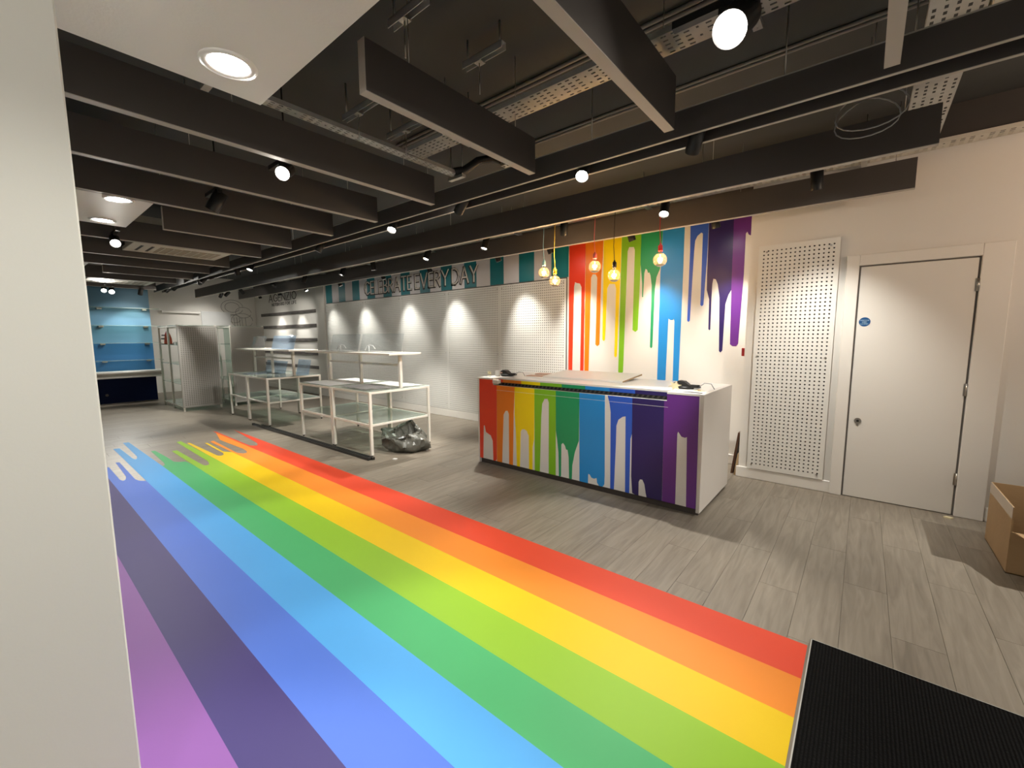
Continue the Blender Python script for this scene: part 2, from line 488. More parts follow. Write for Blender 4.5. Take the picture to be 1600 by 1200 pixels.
COUNTER = {
    'red': [(-3.473,1.000), (-3.203,1.000), (-3.210,0.085), (-3.231,0.062), (-3.263,0.062), (-3.270,0.296), (-3.301,0.355), (-3.376,0.385), (-3.396,0.463), (-3.413,0.457), (-3.426,0.062), (-3.493,0.062)],
    'orange': [(-3.201,0.965), (-2.937,0.965), (-2.953,0.650), (-2.967,0.062), (-3.022,0.062), (-3.022,0.642), (-3.039,0.675), (-3.071,0.671), (-3.101,0.624), (-3.128,0.062), (-3.206,0.062)],
    'yellow': [(-2.937,0.965), (-2.666,0.965), (-2.670,0.407), (-2.690,0.311), (-2.692,0.062), (-2.738,0.062), (-2.740,0.433), (-2.756,0.457), (-2.768,0.482), (-2.802,0.497), (-2.835,0.491), (-2.854,0.462), (-2.865,0.062), (-2.909,0.062), (-2.921,0.445), (-2.939,0.652)],
    'lime': [(-2.666,0.965), (-2.395,0.965), (-2.390,0.062), (-2.477,0.062), (-2.479,0.823), (-2.496,0.860), (-2.535,0.857), (-2.565,0.801), (-2.577,0.656), (-2.593,0.062), (-2.660,0.062)],
    'green': [(-2.395,0.965), (-2.119,0.965), (-2.118,0.473), (-2.163,0.346), (-2.191,0.202), (-2.194,0.062), (-2.226,0.062), (-2.233,0.281), (-2.246,0.358), (-2.266,0.360), (-2.278,0.396), (-2.303,0.422), (-2.323,0.403), (-2.324,0.069), (-2.334,0.062), (-2.349,0.062), (-2.357,0.312), (-2.375,0.451), (-2.390,0.537)],
    'sky': [(-2.119,0.965), (-1.843,0.965), (-1.830,0.173), (-1.832,0.089), (-1.851,0.062), (-1.887,0.062), (-1.909,0.089), (-1.915,0.135), (-1.942,0.122), (-1.970,0.126), (-1.993,0.155), (-2.008,0.156), (-2.009,0.062), (-2.104,0.062)],
    'blue': [(-1.815,0.965), (-1.572,0.965), (-1.565,0.636), (-1.580,0.572), (-1.579,0.062), (-1.620,0.062), (-1.632,0.775), (-1.661,0.768), (-1.702,0.735), (-1.721,0.677), (-1.722,0.518), (-1.732,0.062), (-1.770,0.062), (-1.781,0.797), (-1.793,0.875)],
    'indigo': [(-1.572,0.965), (-1.286,0.965), (-1.277,0.062), (-1.299,0.062), (-1.334,0.062), (-1.414,0.062), (-1.424,0.102), (-1.437,0.177), (-1.458,0.216), (-1.480,0.215), (-1.492,0.188), (-1.490,0.062), (-1.522,0.062), (-1.550,0.072), (-1.564,0.228), (-1.568,0.604)],
    'violet': [(-1.289,1.000), (-1.001,1.000), (-0.992,0.062), (-1.071,0.062), (-1.086,0.663), (-1.103,0.654), (-1.131,0.660), (-1.150,0.687), (-1.160,0.699), (-1.166,0.678), (-1.165,0.459), (-1.162,0.062), (-1.275,0.062)],
}

# =================================================================== THE SETTING
ZB, ZT = 2.625, 2.855          # bottom and top of the hanging baffles
CEIL = 3.3
YW, YD = 5.40, 4.97            # long wall, wall with the door
XF, XB = -15.1, -13.5          # far wall, blue wall
XR, YL = 3.2, -2.7

# floor: grey oak planks laid along y on a dark base
floor = MB().box(XF - 0.1, XR, YL, YW, -0.06, -0.006).build('floor', 'oak')
struct(floor)
PW, PL = 0.2, 1.22
def plank_cells():
    out = []
    c = 0
    while XF - 0.1 + c * PW < XR - 0.001:
        x0 = XF - 0.1 + c * PW
        off = ((c * 0.37) % 1.0) * PL
        r = int(math.floor((YL + 4.0 + off) / PL))
        while True:
            y0 = r * PL - 4.0 - off
            if y0 >= YW: break
            a, b = max(y0, YL), min(y0 + PL, YW)
            if b - a > 0.02: out.append((x0, min(x0 + PW, XR), a, b))
            r += 1
        c += 1
    return out
def plank_mesh(mb, x0, x1, y0, y1):
    g, ch = 0.0003, 0.0006
    i = len(mb.v)
    a, b, c, d = x0 + g, x1 - g, y0 + g, y1 - g
    mb.v += [(a, c, -0.006), (b, c, -0.006), (b, d, -0.006), (a, d, -0.006), (a, c, -0.0015), (b, c, -0.0015), (b, d, -0.0015), (a, d, -0.0015),
             (a + ch, c + ch, 0), (b - ch, c + ch, 0), (b - ch, d - ch, 0), (a + ch, d - ch, 0)]
    for k in range(4):
        j = (k + 1) % 4
        mb.f.append((i + k, i + j, i + 4 + j, i + 4 + k)); mb.s.append(False)
        mb.f.append((i + 4 + k, i + 4 + j, i + 8 + j, i + 8 + k)); mb.s.append(False)
    mb.f.append((i + 8, i + 9, i + 10, i + 11)); mb.s.append(False)
def seen(x0, x1, y0, y1):
    """rank of a plank: how large it shows from where the photograph was taken"""
    cx, cy = (x0 + x1) / 2, (y0 + y1) / 2
    d = Vector((cx, cy, -CAM_H)).dot(_f)
    if d < 0.4: return 0
    sx = Vector((cx, cy, -CAM_H)).dot(_r2) / d * FPX
    sy = Vector((cx, cy, -CAM_H)).dot(_u2) / d * FPX
    if abs(sx) > 860 or sy < -680: return 0
    if 0.17 < cy < 2.38 and -7.5 < cx < -0.2: return 0.01   # under the rainbow
    if cx > 0 and cy < 2.2: return 0.01                      # under the mat
    if math.atan2(cy, -cx) < 0.115: return 0.001             # behind the pillar
    return (x1 - x0) * (y1 - y0) / d ** 3
cells = sorted(plank_cells(), key=lambda c: -seen(*c))
shared = {}
for c in cells[:300]:
    key = (round(c[1] - c[0], 4), round(c[3] - c[2], 4))
    if key not in shared:
        mb = MB(); plank_mesh(mb, 0, key[0], 0, key[1])
        shared[key] = mb.mesh('plank', 'oak')
    o = bpy.data.objects.new('plank', shared[key])
    COL.objects.link(o)
    o.location = (c[0], c[2], 0); o.parent = floor
mb = MB()
for c in cells[300:]:
    plank_mesh(mb, *c)
rest = mb.build('far_planks', 'oak', floor)
rest['kind'] = 'stuff'

struct(MB().box(XF - 0.2, XR, YL, YW + 0.1, CEIL, CEIL + 0.1).build('ceiling', 'ceiling_dark'))
wb = struct(MB().box(XF, -0.955, YW, YW + 0.1, -0.06, CEIL).build('wall_back', 'wall_white'))
MB().box(XF, -0.957, YW - 0.02, YW, 3.002, CEIL).build('dark_upper_band', 'baffle', wb)
wr = struct(MB().box(-0.955, XR, YD, YW + 0.1, -0.06, CEIL).build('wall_right', 'wall_white'))
MB().box(-0.955, XR, YD - 0.012, YD, 3.0, CEIL).build('dark_upper_band', 'baffle', wr)
struct(MB().box(XF - 0.1, XF, YL, YW + 0.1, -0.06, CEIL).build('wall_far', 'wall_white'))
struct(MB().box(XF, XR, YL - 0.1, YL, -0.06, CEIL).build('wall_left', 'wall_white'))
struct(MB().box(XR, XR + 0.1, 4.6, YW + 0.1, -0.06, CEIL).box(XR, XR + 0.1, YL - 0.1, 4.6, 2.75, CEIL).build('wall_near', 'wall_white'))
# unseen glazed opening, added behind the camera's right to let in fill light
sf = MB()
for y in (YL, -0.9, 0.9, 2.7, 4.54):
    sf.cbox(XR + 0.01, XR + 0.07, y, y + 0.06, 0, 2.75, 0.004)
sf.cbox(XR + 0.01, XR + 0.07, YL, 4.6, 0, 0.12, 0.004).cbox(XR + 0.01, XR + 0.07, YL, 4.6, 2.69, 2.75, 0.004)
sf = struct(sf.build('fill_window_1', 'slat_rail'), 'unseen glazed opening with dark mullions, added for fill light', 'fill light opening')
for y in (YL, -0.9, 0.9, 2.7):
    MB().box(XR + 0.036, XR + 0.044, y + 0.06, min(y + 1.8, 4.54), 0.12, 2.69).build('pane', 'acrylic', sf)
# blue feature wall standing forward of the far wall, painted in three bands
bw = MB().box(XF, XB, YL, 2.47, -0.06, CEIL).build('wall_blue', 'wall_white')
struct(bw)
MB().box(XB, XB + 0.006, YL, 2.47, 1.405, CEIL).build('paint_band', 'blue_light', bw)
MB().box(XB, XB + 0.006, YL, 2.47, 0.68, 1.405).build('paint_band', 'blue_mid', bw)
MB().box(XB, XB + 0.006, YL, 2.47, 0, 0.68).build('paint_band', 'navy', bw)

# skirting
def skirt(name, x0, x1, y, h, t=0.018):
    o = MB().cbox(x0, x1, y - t, y, 0, h, 0.005).build(name, 'trim_white')
    return struct(o)
skirt('baseboard_back', XF, -3.42, YW, 0.135, 0.022)
skirt('baseboard_back.001', -3.40, -0.957, YW, 0.115)
skirt('baseboard_right', -0.975, -0.15, YD, 0.115)
skirt('baseboard_right.001', 0.84, XR, YD, 0.115)

# pillar close to the camera at the left
p = MB().cbox(-2.05, -1.60, -0.75, 0.168, -0.005, CEIL, 0.004).build('pillar', 'pillar_white', loc=(-1.8, -0.3, 0))
tag(p, 'smooth off-white square pillar rising along the left edge', 'pillar')

# ---------------------------------------------------------------- door
dr = MB().cbox(-0.062, 0.655, YD - 0.012, YD, 0.006, 2.10, 0.003).build('door_1', 'door_white', loc=(0.3, YD, 0))
struct(dr, 'plain white flush door with three hinges in a white frame', 'door')
for a, b, c, d in ((-0.165, -0.075, 0, 2.205), (0.668, 0.835, 0, 2.205), (-0.075, 0.668, 2.112, 2.205)):
    MB().cbox(a, b, YD - 0.03, YD, c, d, 0.004).build('door_frame', 'trim_white', dr)
MB().box(-0.075, 0.668, YD - 0.004, YD, 0, 2.112).build('shadow_gap', 'gap_grey', dr)
for z in (1.89, 1.055, 0.31):
    h = MB().cyl((0.662, YD - 0.02, z - 0.05), (0.662, YD - 0.02, z + 0.05), 0.008, n=10).build('hinge', 'steel', dr)
    MB().box(0.645, 0.658, YD - 0.0145, YD - 0.012, z - 0.05, z + 0.05).build('hinge_leaf', 'steel', h)
lk = MB().cyl((0.002, YD - 0.012, 0.722), (0.002, YD - 0.020, 0.722), 0.026, n=24).build('lock_plate', 'steel', dr)
MB().cyl((0.002, YD - 0.020, 0.722), (0.002, YD - 0.026, 0.722), 0.010, n=12).build('keyhole', 'black', lk)
MB().box(-0.006, 0.010, YD - 0.015, YD - 0.012, 0.675, 0.694).build('thumb_turn', 'steel', lk)
sg = MB().cyl((-0.008, YD - 0.012, 1.617), (-0.008, YD - 0.014, 1.617), 0.040, n=32).build('door_sign', 'sign_blue', dr)
sg['label'] = 'round blue fire door notice with three lines of white lettering'

# ---------------------------------------------------------------- stroke lettering
GL = {
 'A': (0.80, [[(0, 0), (.4, 1), (.8, 0)], [(.14, .34), (.66, .34)]]),
 'B': (0.55, [[(0, 0), (0, 1), (.3, 1), (.46, .9), (.46, .64), (.3, .54), (0, .54)], [(.3, .54), (.55, .42), (.55, .12), (.34, 0), (0, 0)]]),
 'C': (0.75, [[(.75, .86), (.55, .98), (.35, .98), (.1, .78), (.02, .5), (.1, .22), (.35, .02), (.55, .02), (.75, .14)]]),
 'D': (0.72, [[(0, 0), (0, 1), (.32, 1), (.6, .82), (.72, .5), (.6, .18), (.32, 0), (0, 0)]]),
 'E': (0.45, [[(.45, 1), (0, 1), (0, 0), (.45, 0)], [(0, .52), (.4, .52)]]),
 'F': (0.45, [[(.45, 1), (0, 1), (0, 0)], [(0, .52), (.4, .52)]]),
 'G': (0.80, [[(.78, .82), (.58, .98), (.36, .98), (.1, .78), (.02, .5), (.1, .22), (.36, .02), (.6, .04), (.8, .2), (.8, .46), (.5, .46)]]),
 'I': (0.02, [[(.01, 0), (.01, 1)]]),
 'K': (0.60, [[(0, 0), (0, 1)], [(.56, 1), (0, .45), (.6, 0)]]),
 'L': (0.42, [[(0, 1), (0, 0), (.42, 0)]]),
 'N': (0.72, [[(0, 0), (0, 1), (.72, 0), (.72, 1)]]),
 'O': (0.86, [[(.43, .99), (.18, .88), (.02, .5), (.18, .12), (.43, .01), (.68, .12), (.84, .5), (.68, .88), (.43, .99)]]),
 'P': (0.52, [[(0, 0), (0, 1), (.32, 1), (.52, .86), (.52, .62), (.32, .48), (0, .48)]]),
 'R': (0.58, [[(0, 0), (0, 1), (.32, 1), (.5, .88), (.5, .64), (.32, .5), (0, .5)], [(.24, .5), (.58, 0)]]),
 'S': (0.48, [[(.46, .86), (.28, .99), (.06, .86), (.06, .64), (.4, .42), (.46, .2), (.26, .01), (0, .14)]]),
 'T': (0.62, [[(0, 1), (.62, 1)], [(.31, 1), (.31, 0)]]),
 'V': (0.76, [[(0, 1), (.38, 0), (.76, 1)]]),
 'Y': (0.72, [[(0, 1), (.36, .48), (.72, 1)], [(.36, .48), (.36, 0)]]),
 'Z': (0.62, [[(0, 1), (.62, 1), (0, 0), (.62, 0)]]),
}
def strokes(mb, ch, x, z, sx, sz, wd, y0, y1, dx=0, dz=0):
    for pl in GL[ch][1]:
        P = [(x + u * sx + dx, z + v * sz + dz) for u, v in pl]
        for (a, b), (c, d) in zip(P, P[1:]):
            l = math.hypot(c - a, d - b)
            ux, uz = (c - a) / l * wd / 2, (d - b) / l * wd / 2
            mb.prism([(a - ux + uz, b - uz - ux), (c + ux + uz, d + uz - ux), (c + ux - uz, d + uz + ux), (a - ux - uz, b - uz + ux)], 'xz', y0, y1)
def word(parent, text, x0, x1, z, h, wd, y, m_face, m_back=None, depth=0.012):
    n = sum(GL[c][0] for c in text)
    gap = 0.22
    sx = (x1 - x0) / (n + gap * (len(text) - 1))
    x = x0
    for c in text:
        mb = MB(); strokes(mb, c, x, z, sx, h, wd, y - depth, y)
        o = mb.build('letter', m_face, parent)
        if m_back:
            mb = MB(); strokes(mb, c, x, z, sx, h, wd * 2.3, y - depth * 0.55, y, -wd * 0.7, -wd * 0.35)
            mb.build('letter_outline', m_back, o)
        x += (GL[c][0] + gap) * sx

for i, (t, hw) in enumerate((('FIREDOOR', 0.030), ('KEEP', 0.016), ('LOCKED', 0.026))):
    mb = MB()
    if t == 'FIREDOOR':
        spec = [('FIRE', -0.038, -0.010), ('DOOR', -0.005, 0.022)]
    else:
        spec = [(t, -0.008 - hw, -0.008 + hw)]
    for tx, a, b in spec:
        n = sum(GL[c][0] for c in tx); sx = (b - a) / (n + 0.22 * (len(tx) - 1)); x = a
        for c in tx:
            strokes(mb, c, x, 1.626 - i * 0.016, sx, 0.009, 0.0022, YD - 0.0148, YD - 0.0139)
            x += (GL[c][0] + 0.22) * sx
    mb.build('lettering', 'sign_text', sg)

# ---------------------------------------------------------------- pegboards
def peg_mesh(name, w, h, pitch, r, mt, t=0.006, margin=0.02):
    """perforated board in the xz plane, front towards -y, lower left corner at the origin"""
    nx = int((w - 2 * margin) / pitch); nz = int((h - 2 * margin) / pitch)
    mx = (w - nx * pitch) / 2; mz = (h - nz * pitch) / 2
    mb = MB()
    oct_ = [(math.cos(math.pi / 8 + k * math.pi / 4) * r, math.sin(math.pi / 8 + k * math.pi / 4) * r) for k in range(8)]
    for i in range(nx):
        for j in range(nz):
            cx = mx + (i + .5) * pitch; cz = mz + (j + .5) * pitch; e = pitch / 2
            b = len(mb.v)
            mb.v += [(cx + u, -t, cz + v) for u, v in oct_] + [(cx + u, 0, cz + v) for u, v in oct_] + \
                    [(cx + e, -t, cz + e), (cx - e, -t, cz + e), (cx - e, -t, cz - e), (cx + e, -t, cz - e)]
            c = [b + 16 + k for k in range(4)]
            for q in ((c[0], b + 0, b + 1), (c[0], b + 1, b + 2, c[1]), (c[1], b + 2, b + 3), (c[1], b + 3, b + 4, c[2]), (c[2], b + 4, b + 5),
                      (c[2], b + 5, b + 6, c[3]), (c[3], b + 6, b + 7), (c[3], b + 7, b + 0, c[0])):
                mb.f.append(q); mb.s.append(False)
            for k in range(8):
                q = (k + 1) % 8
                mb.f.append((b + k, b + 8 + k, b + 8 + q, b + q)); mb.s.append(False)
    x1 = mx + nx * pitch; z1 = mz + nz * pitch
    for a, b_, c, d in ((0, w, 0, mz), (0, w, z1, h), (0, mx, mz, z1), (x1, w, mz, z1)):
        mb.quad((a, -t, c), (b_, -t, c), (b_, -t, d), (a, -t, d))
    for a, b_ in (((0, 0), (w, 0)), ((w, 0), (w, h)), ((w, h), (0, h)), ((0, h), (0, 0))):
        mb.quad((a[0], -t, a[1]), (b_[0], -t, b_[1]), (b_[0], 0, b_[1]), (a[0], 0, a[1]))
    me = bpy.data.meshes.new(name)
    me.from_pydata(mb.v, [], mb.f)
    me.materials.append(MATS[mt]); me.update()
    return me

# long pegboard wall: boards side by side above the plinth
pw_ = thing('pegboard_wall', 'long white perforated pegboard wall under the striped sign', 'pegboard', (-6.95, YW, 0.14))
MB().box(-10.52, -3.40, YW - 0.004, YW, 0.14, 2.36).build('hole_shade_sheet', 'peg_dark', pw_)  # dark sheet standing in for the shade inside the peg holes
xs = [-10.51, -9.99, -8.76, -7.40, -6.00, -4.70, -3.405]
for a, b in zip(xs, xs[1:]):
    o = bpy.data.objects.new('board', peg_mesh('board', b - a - 0.003, 2.2, 0.0375, 0.0085, 'peg_white', margin=0.012))
    COL.objects.link(o); o.parent = pw_
    o.location = Vector((a, YW - 0.014, 0.145)) - Vector(pw_.location)
    for sx_ in (0.05, b - a - 0.05):
        for z in (2.29, 1.21, 0.25):
            MB().cyl((a + sx_, YW - 0.020, z), (a + sx_, YW - 0.026, z), 0.009, n=8).build('screw', 'steel', pw_)

# pegboard beside the door
pb = thing('pegboard_panel', 'tall white pegboard panel hung between the mural and the door', 'pegboard', (-0.545, YD - 0.03, 0.12))
o = bpy.data.objects.new('board', peg_mesh('board', 0.648, 2.265, 0.0372, 0.0078, 'peg_white', 0.008))
COL.objects.link(o); o.parent = pb
o.location = Vector((-0.869, YD - 0.02, 0.118)) - Vector(pb.location)
MB().box(-0.862, -0.228, YD - 0.012, YD - 0.002, 0.125, 2.375).build('hole_shade_sheet', 'peg_dark', pb)  # dark colour gives this panel's holes their shade
for x, z in ((-0.80, 2.32), (-0.29, 2.32), (-0.835, 1.29), (-0.27, 1.29), (-0.83, 0.16), (-0.27, 0.16)):
    MB().cyl((x, YD - 0.028, z), (x, YD - 0.034, z), 0.009, n=10).build('screw', 'steel', pb)

rb_ = MB().cbox(-1.02, -0.955, 5.15, 5.24, 1.28, 1.37, 0.006).build('call_point', 'red_box', loc=(-0.99, 5.2, 1.28))
tag(rb_, 'small dark red box on the wall edge beside the purple drip', 'alarm box')

# ---------------------------------------------------------------- wall mural
mu = thing('wall_mural', 'rainbow paint drip mural on the white wall behind the counter', 'mural', (-2.2, YW, 0.7))
for k, pts in WALL.items():
    MB().prism(pts, 'xz', YW - 0.002, YW).build('stripe', 'vinyl_' + k, mu)

# ---------------------------------------------------------------- striped sign
sgn = thing('wall_sign', 'teal and white striped sign lettered CELEBRATE EVERY DAY', 'sign', (-6.95, YW, 2.36))
MB().box(-10.52, -3.40, YW - 0.014, YW, 2.362, 3.0).build('sign_board', 'sign_white', sgn)
for k in range(12):
    a = -10.477 + k * 0.6185
    MB().box(a, a + 0.298, YW - 0.016, YW - 0.014, 2.362, 3.0).build('stripe', 'teal', sgn)
for t, a, b in (('CELEBRATE', -8.70, -7.03), ('EVERY', -6.90, -5.93), ('DAY', -5.83, -5.20)):
    word(sgn, t, a, b, 2.46, 0.265, 0.022, YW - 0.0165, 'letter_white', 'letter_dark', 0.014)

# ---------------------------------------------------------------- lettering and rails of the far bay
far = thing('wall_lettering', 'thin dark lettering above the slotted rails at the far bay', 'lettering', (-13.0, YW, 2.45))
word(far, 'AGENZIO', -14.0, -12.15, 2.58, 0.21, 0.022, YW - 0.001, 'letter_dark', None, 0.006)
for t, a, b in (('NOTEBOOKS', -13.8, -12.95), ('FOR', -12.86, -12.58), ('LIFE', -12.48, -12.18)):
    word(far, t, a, b, 2.455, 0.075, 0.014, YW - 0.001, 'letter_dark', None, 0.004)
for i, z in enumerate((2.205, 1.83, 1.455, 1.09, 0.72)):
    r = thing('slotted_rail', 'dark slotted wall rail, %s from the top in the far bay' % ORD[i], 'rail', (-12.8, YW, z - 0.045), 'rails in the far bay')
    MB().box(-14.6, -11.02, YW - 0.03, YW, z - 0.042, z + 0.042).build('rail', 'slat_rail', r)
    for k in range(9):
        x = -14.4 + k * 0.38
        MB().box(x, x + 0.17, YW - 0.032, YW - 0.03, z - 0.018, z - 0.004).build('slot', 'black', r)
tag(MB().cbox(-10.98, -10.54, YW - 0.05, YW, 0, 3.0, 0.006).build('wall_post', 'trim_white', loc=(-10.75, YW, 0)),
    'flat white upright between the far bay and the pegboard wall', 'upright')
tag(MB().cbox(-14.6, -11.05, 5.10, YW, 0.50, 0.53, 0.004).build('wall_shelf', 'trim_white', loc=(-12.8, YW, 0.5)),
    'low white shelf below the slotted rails at the far bay', 'shelf')
# drawing and white board on the far wall
tag(MB().cbox(XF, XF + 0.02, 3.93, 4.68, 1.88, 2.30, 0.004).build('wall_board', 'paper', loc=(XF, 4.3, 1.88)),
    'blank pale board on the far wall above the shelf units', 'board')
dw = thing('wall_drawing', 'faint grey line drawing of a globe and figures on the far wall', 'drawing', (XF, 4.9, 1.6))
for c, r in (((4.75, 2.45), 0.30), ((4.75, 2.45), 0.20), ((5.05, 2.30), 0.22), ((5.0, 2.05), 0.30), ((4.8, 2.1), 0.16)):
    MB().tube([(XF + 0.002, c[0] + r * math.cos(t * .35), c[1] + 0.75 * r * math.sin(t * .35)) for t in range(18)], 0.006, 4).build('line', 'ink_grey', dw)
for y in (4.78, 4.86, 4.93, 5.0, 5.1):
    MB().tube([(XF + 0.002, y, 1.55), (XF + 0.002, y + 0.01, 1.8), (XF + 0.002, y - 0.01, 2.15)], 0.006, 4).build('line', 'ink_grey', dw)
# door-height ledge on the far wall
tag(MB().cbox(XF, XF + 0.12, 3.0, 3.9, 2.22, 2.28, 0.004).build('wall_ledge', 'trim_white', loc=(XF, 3.4, 2.22)),
    'narrow white ledge high on the far wall left of the pale board', 'ledge')

# ---------------------------------------------------------------- shelves on the blue wall
for i, z in enumerate((2.215, 1.81, 1.405, 1.0)):
    s = thing('glass_shelf', 'glass shelf on the blue wall, %s from the top' % ORD[i], 'shelf', (XB, 1.2, z - 0.02), 'glass shelves on the blue wall')
    MB().box(XB + 0.012, XB + 0.28, -0.6, 2.60, z - 0.006, z + 0.006).build('pane', 'glass_green', s)
    for y in (-0.1, 0.72, 1.57, 2.36):
        MB().cbox(XB + 0.006, XB + 0.07, y - 0.045, y + 0.045, z - 0.04, z - 0.006, 0.006).build('bracket', 'steel', s)
ws = thing('wall_shelf', 'thick white shelf between the blue and navy wall bands', 'shelf', (XB, 1.0, 0.6))
MB().cbox(XB + 0.006, XB + 0.40, -0.6, 2.56, 0.715, 0.755, 0.004).build('shelf_top', 'trim_white', ws)
MB().cbox(XB + 0.006, XB + 0.36, -0.6, 2.56, 0.60, 0.64, 0.004).build('lower_rail', 'trim_white', ws)
MB().box(XB + 0.006, XB + 0.30, -0.6, 2.56, 0.64, 0.715).build('shelf_core', 'frame_white', ws)
MB().cyl((XB + 0.006, 1.55, 0.2), (XB + 0.012, 1.55, 0.2), 0.03, n=16).build('socket_cover', 'slat_rail', bw)

# =================================================================== RAINBOW FLOOR VINYL AND MAT
YB = [2.384, 2.122, 1.874, 1.628, 1.378, 1.134, 0.893, 0.652, 0.412, 0.166]
fv = thing('floor_vinyl', 'glossy rainbow striped vinyl on the floor ending in paint drips', 'floor graphic', (-3.5, 1.3, 0))
FLOOR['violet'] = [(-6.2, 0.412), (-6.3, 0.33), (-5.9, 0.30), (-6.1, 0.2), (-6.0, 0.166)]
for i, k in enumerate(('red', 'orange', 'yellow', 'lime', 'green', 'sky', 'blue', 'indigo', 'violet')):
    pts = FLOOR[k] + [(-0.115, YB[i + 1]), (-0.115, YB[i])]
    MB().prism(pts, 'xy', 0.0004, 0.0016).build('stripe', 'floor_vinyl_' + k, fv)
mt_ = thing('entrance_mat', 'black ribbed entrance mat at the end of the rainbow', 'mat', (1.2, 0.6, 0))
MB().cbox(-0.10, 2.9, -2.2, 2.44, 0.0, 0.009, 0.003).build('carpet', 'ribbed', mt_)
MB().box(-0.105, -0.10, -2.2, 2.445, 0.0, 0.006).build('edge_strip', 'galv', mt_)
MB().box(-0.105, 2.9, 2.44, 2.445, 0.0, 0.006).build('edge_strip', 'galv', mt_)

# =================================================================== CEILING FITTINGS
def ceiling_panel(x0, x1, y0, y1, label, lamps):
    """white plasterboard raft with recessed downlights"""
    c = thing('ceiling_panel', label, 'ceiling panel', ((x0 + x1) / 2, (y0 + y1) / 2, ZB))
    MB().cbox(x0, x1, y0, y1, ZB, ZB + 0.22, 0.003).build('raft', 'wall_white', c)
    return c
def downlight(x, y, label, lit=True, r=0.075, power=None, z=ZB, cone=120):
    d = thing('downlight', label, 'downlight', (x, y, z - 0.006))
    MB().lathe([(r + 0.03, 0.006), (r + 0.028, 0.001), (r + 0.006, 0.0), (r, 0.004), (r - 0.004, 0.006)], (x, y, z - 0.006), 32).build('trim_ring', 'trim_white', d)
    MB().cyl((x, y, z - 0.001), (x, y, z - 0.003), r - 0.002, n=32).build('lens', 'down_on', d)
    spot_light('downlight_lamp', (x, y, z - 0.02), (x, y, 0), power or P_DOWN, cone, 0.6, (1, 0.95, 0.87), d, 0.06)
ceiling_panel(-2.34, 1.6, YL, 0.925, 'white ceiling panel overhead with one round downlight', 1)
ceiling_panel(-5.86, -4.64, YL, 0.95, 'white ceiling panel with two downlights beyond the first baffles', 1)
ceiling_panel(-9.86, -8.98, YL, 0.99, 'small white ceiling panel near the pillar, farthest of the three', 1)
downlight(-2.10, 0.716, 'large round downlight in the white panel overhead')
downlight(-0.6, -0.5, 'round downlight in the overhead panel, behind the camera', power=22)
downlight(-5.66, 0.753, 'bright round downlight in the second white panel', r=0.07)
downlight(-4.735, 0.742, 'round downlight at the second white panel edge, seen edge-on', r=0.07)

def baffle(axis, x0, x1, y0, y1, label, hang, group='hanging ceiling baffles', z0=ZB, z1=ZT):
    b = thing('ceiling_baffle', label, 'ceiling baffle', ((x0 + x1) / 2, (y0 + y1) / 2, z0), group)
    MB().box(x0, x1, y0, y1, z0 + 0.004, z1).build('board', 'baffle', b)
    MB().box(x0, x1, y0, y1, z0, z0 + 0.004).build('edge_strip', 'baffle_edge', b)
    if axis == 'y' and y0 > 0.5:
        MB().box(x0, x1, y0 - 0.003, y0, z0, z1).build('edge_strip', 'baffle_edge', b)
    if axis == 'x' and False:
        pass
    for hx, hy in hang:
        MB().cyl((hx, hy, z1), (hx, hy, CEIL), 0.0025, n=6).build('hanger_wire', 'steel', b)
    return b
BX = [(-2.95, 0.12, 'first'), (-3.80, 0.12, 'second'), (-4.66, 0.12, 'third'), (-6.66, 0.12, 'fifth'), (-7.93, 0.12, 'sixth'),
      (-8.93, 0.12, 'seventh'), (-11.05, 0.12, 'ninth'), (-12.80, 0.12, 'tenth')]
T = 0.05
for x, y0, n in BX:
    baffle('y', x, x + T, -2.2, 2.49, 'long dark brown ceiling baffle, %s in the row beyond the white panel' % n, [(x + T / 2, 1.0), (x + T / 2, 2.2)])
baffle('y', -1.887, -1.835, 1.185, 2.485, 'short dark baffle hanging alone beside the white panel corner', [(-1.86, 1.45), (-1.86, 2.3)])
baffle('y', -0.935, -0.88, -0.2, 2.475, 'large dark baffle pointing at the bright near spotlight', [(-0.91, 1.2), (-0.91, 2.35)], z1=2.90)
baffle('y', -0.012, 0.040, 0.95, 2.51, 'pale-edged baffle at the top right, nearest the air grille', [(0.015, 1.2), (0.015, 2.4)])
baffle('y', -5.70, -5.65, 1.215, 2.49, 'shorter dark baffle starting beside the second white panel', [(-5.675, 1.4), (-5.675, 2.3)])
baffle('y', -10.05, -10.0, 1.27, 2.53, 'shorter dark baffle beyond the air conditioning cassette', [(-10.02, 1.5), (-10.02, 2.4)])
baffle('x', -14.45, 0.265, 3.66, 3.705, 'very long dark baffle in front of the spotlight track above the counter', [(-8, 3.68), (-4, 3.68), (-1.0, 3.68), (0.1, 3.68)], 'long baffles along the room')
baffle('x', -14.10, 0.225, 4.62, 4.665, 'long dark baffle nearest the wall, above the rainbow mural', [(-8, 4.64), (-4, 4.64), (-1.0, 4.64), (0.1, 4.64)], 'long baffles along the room')

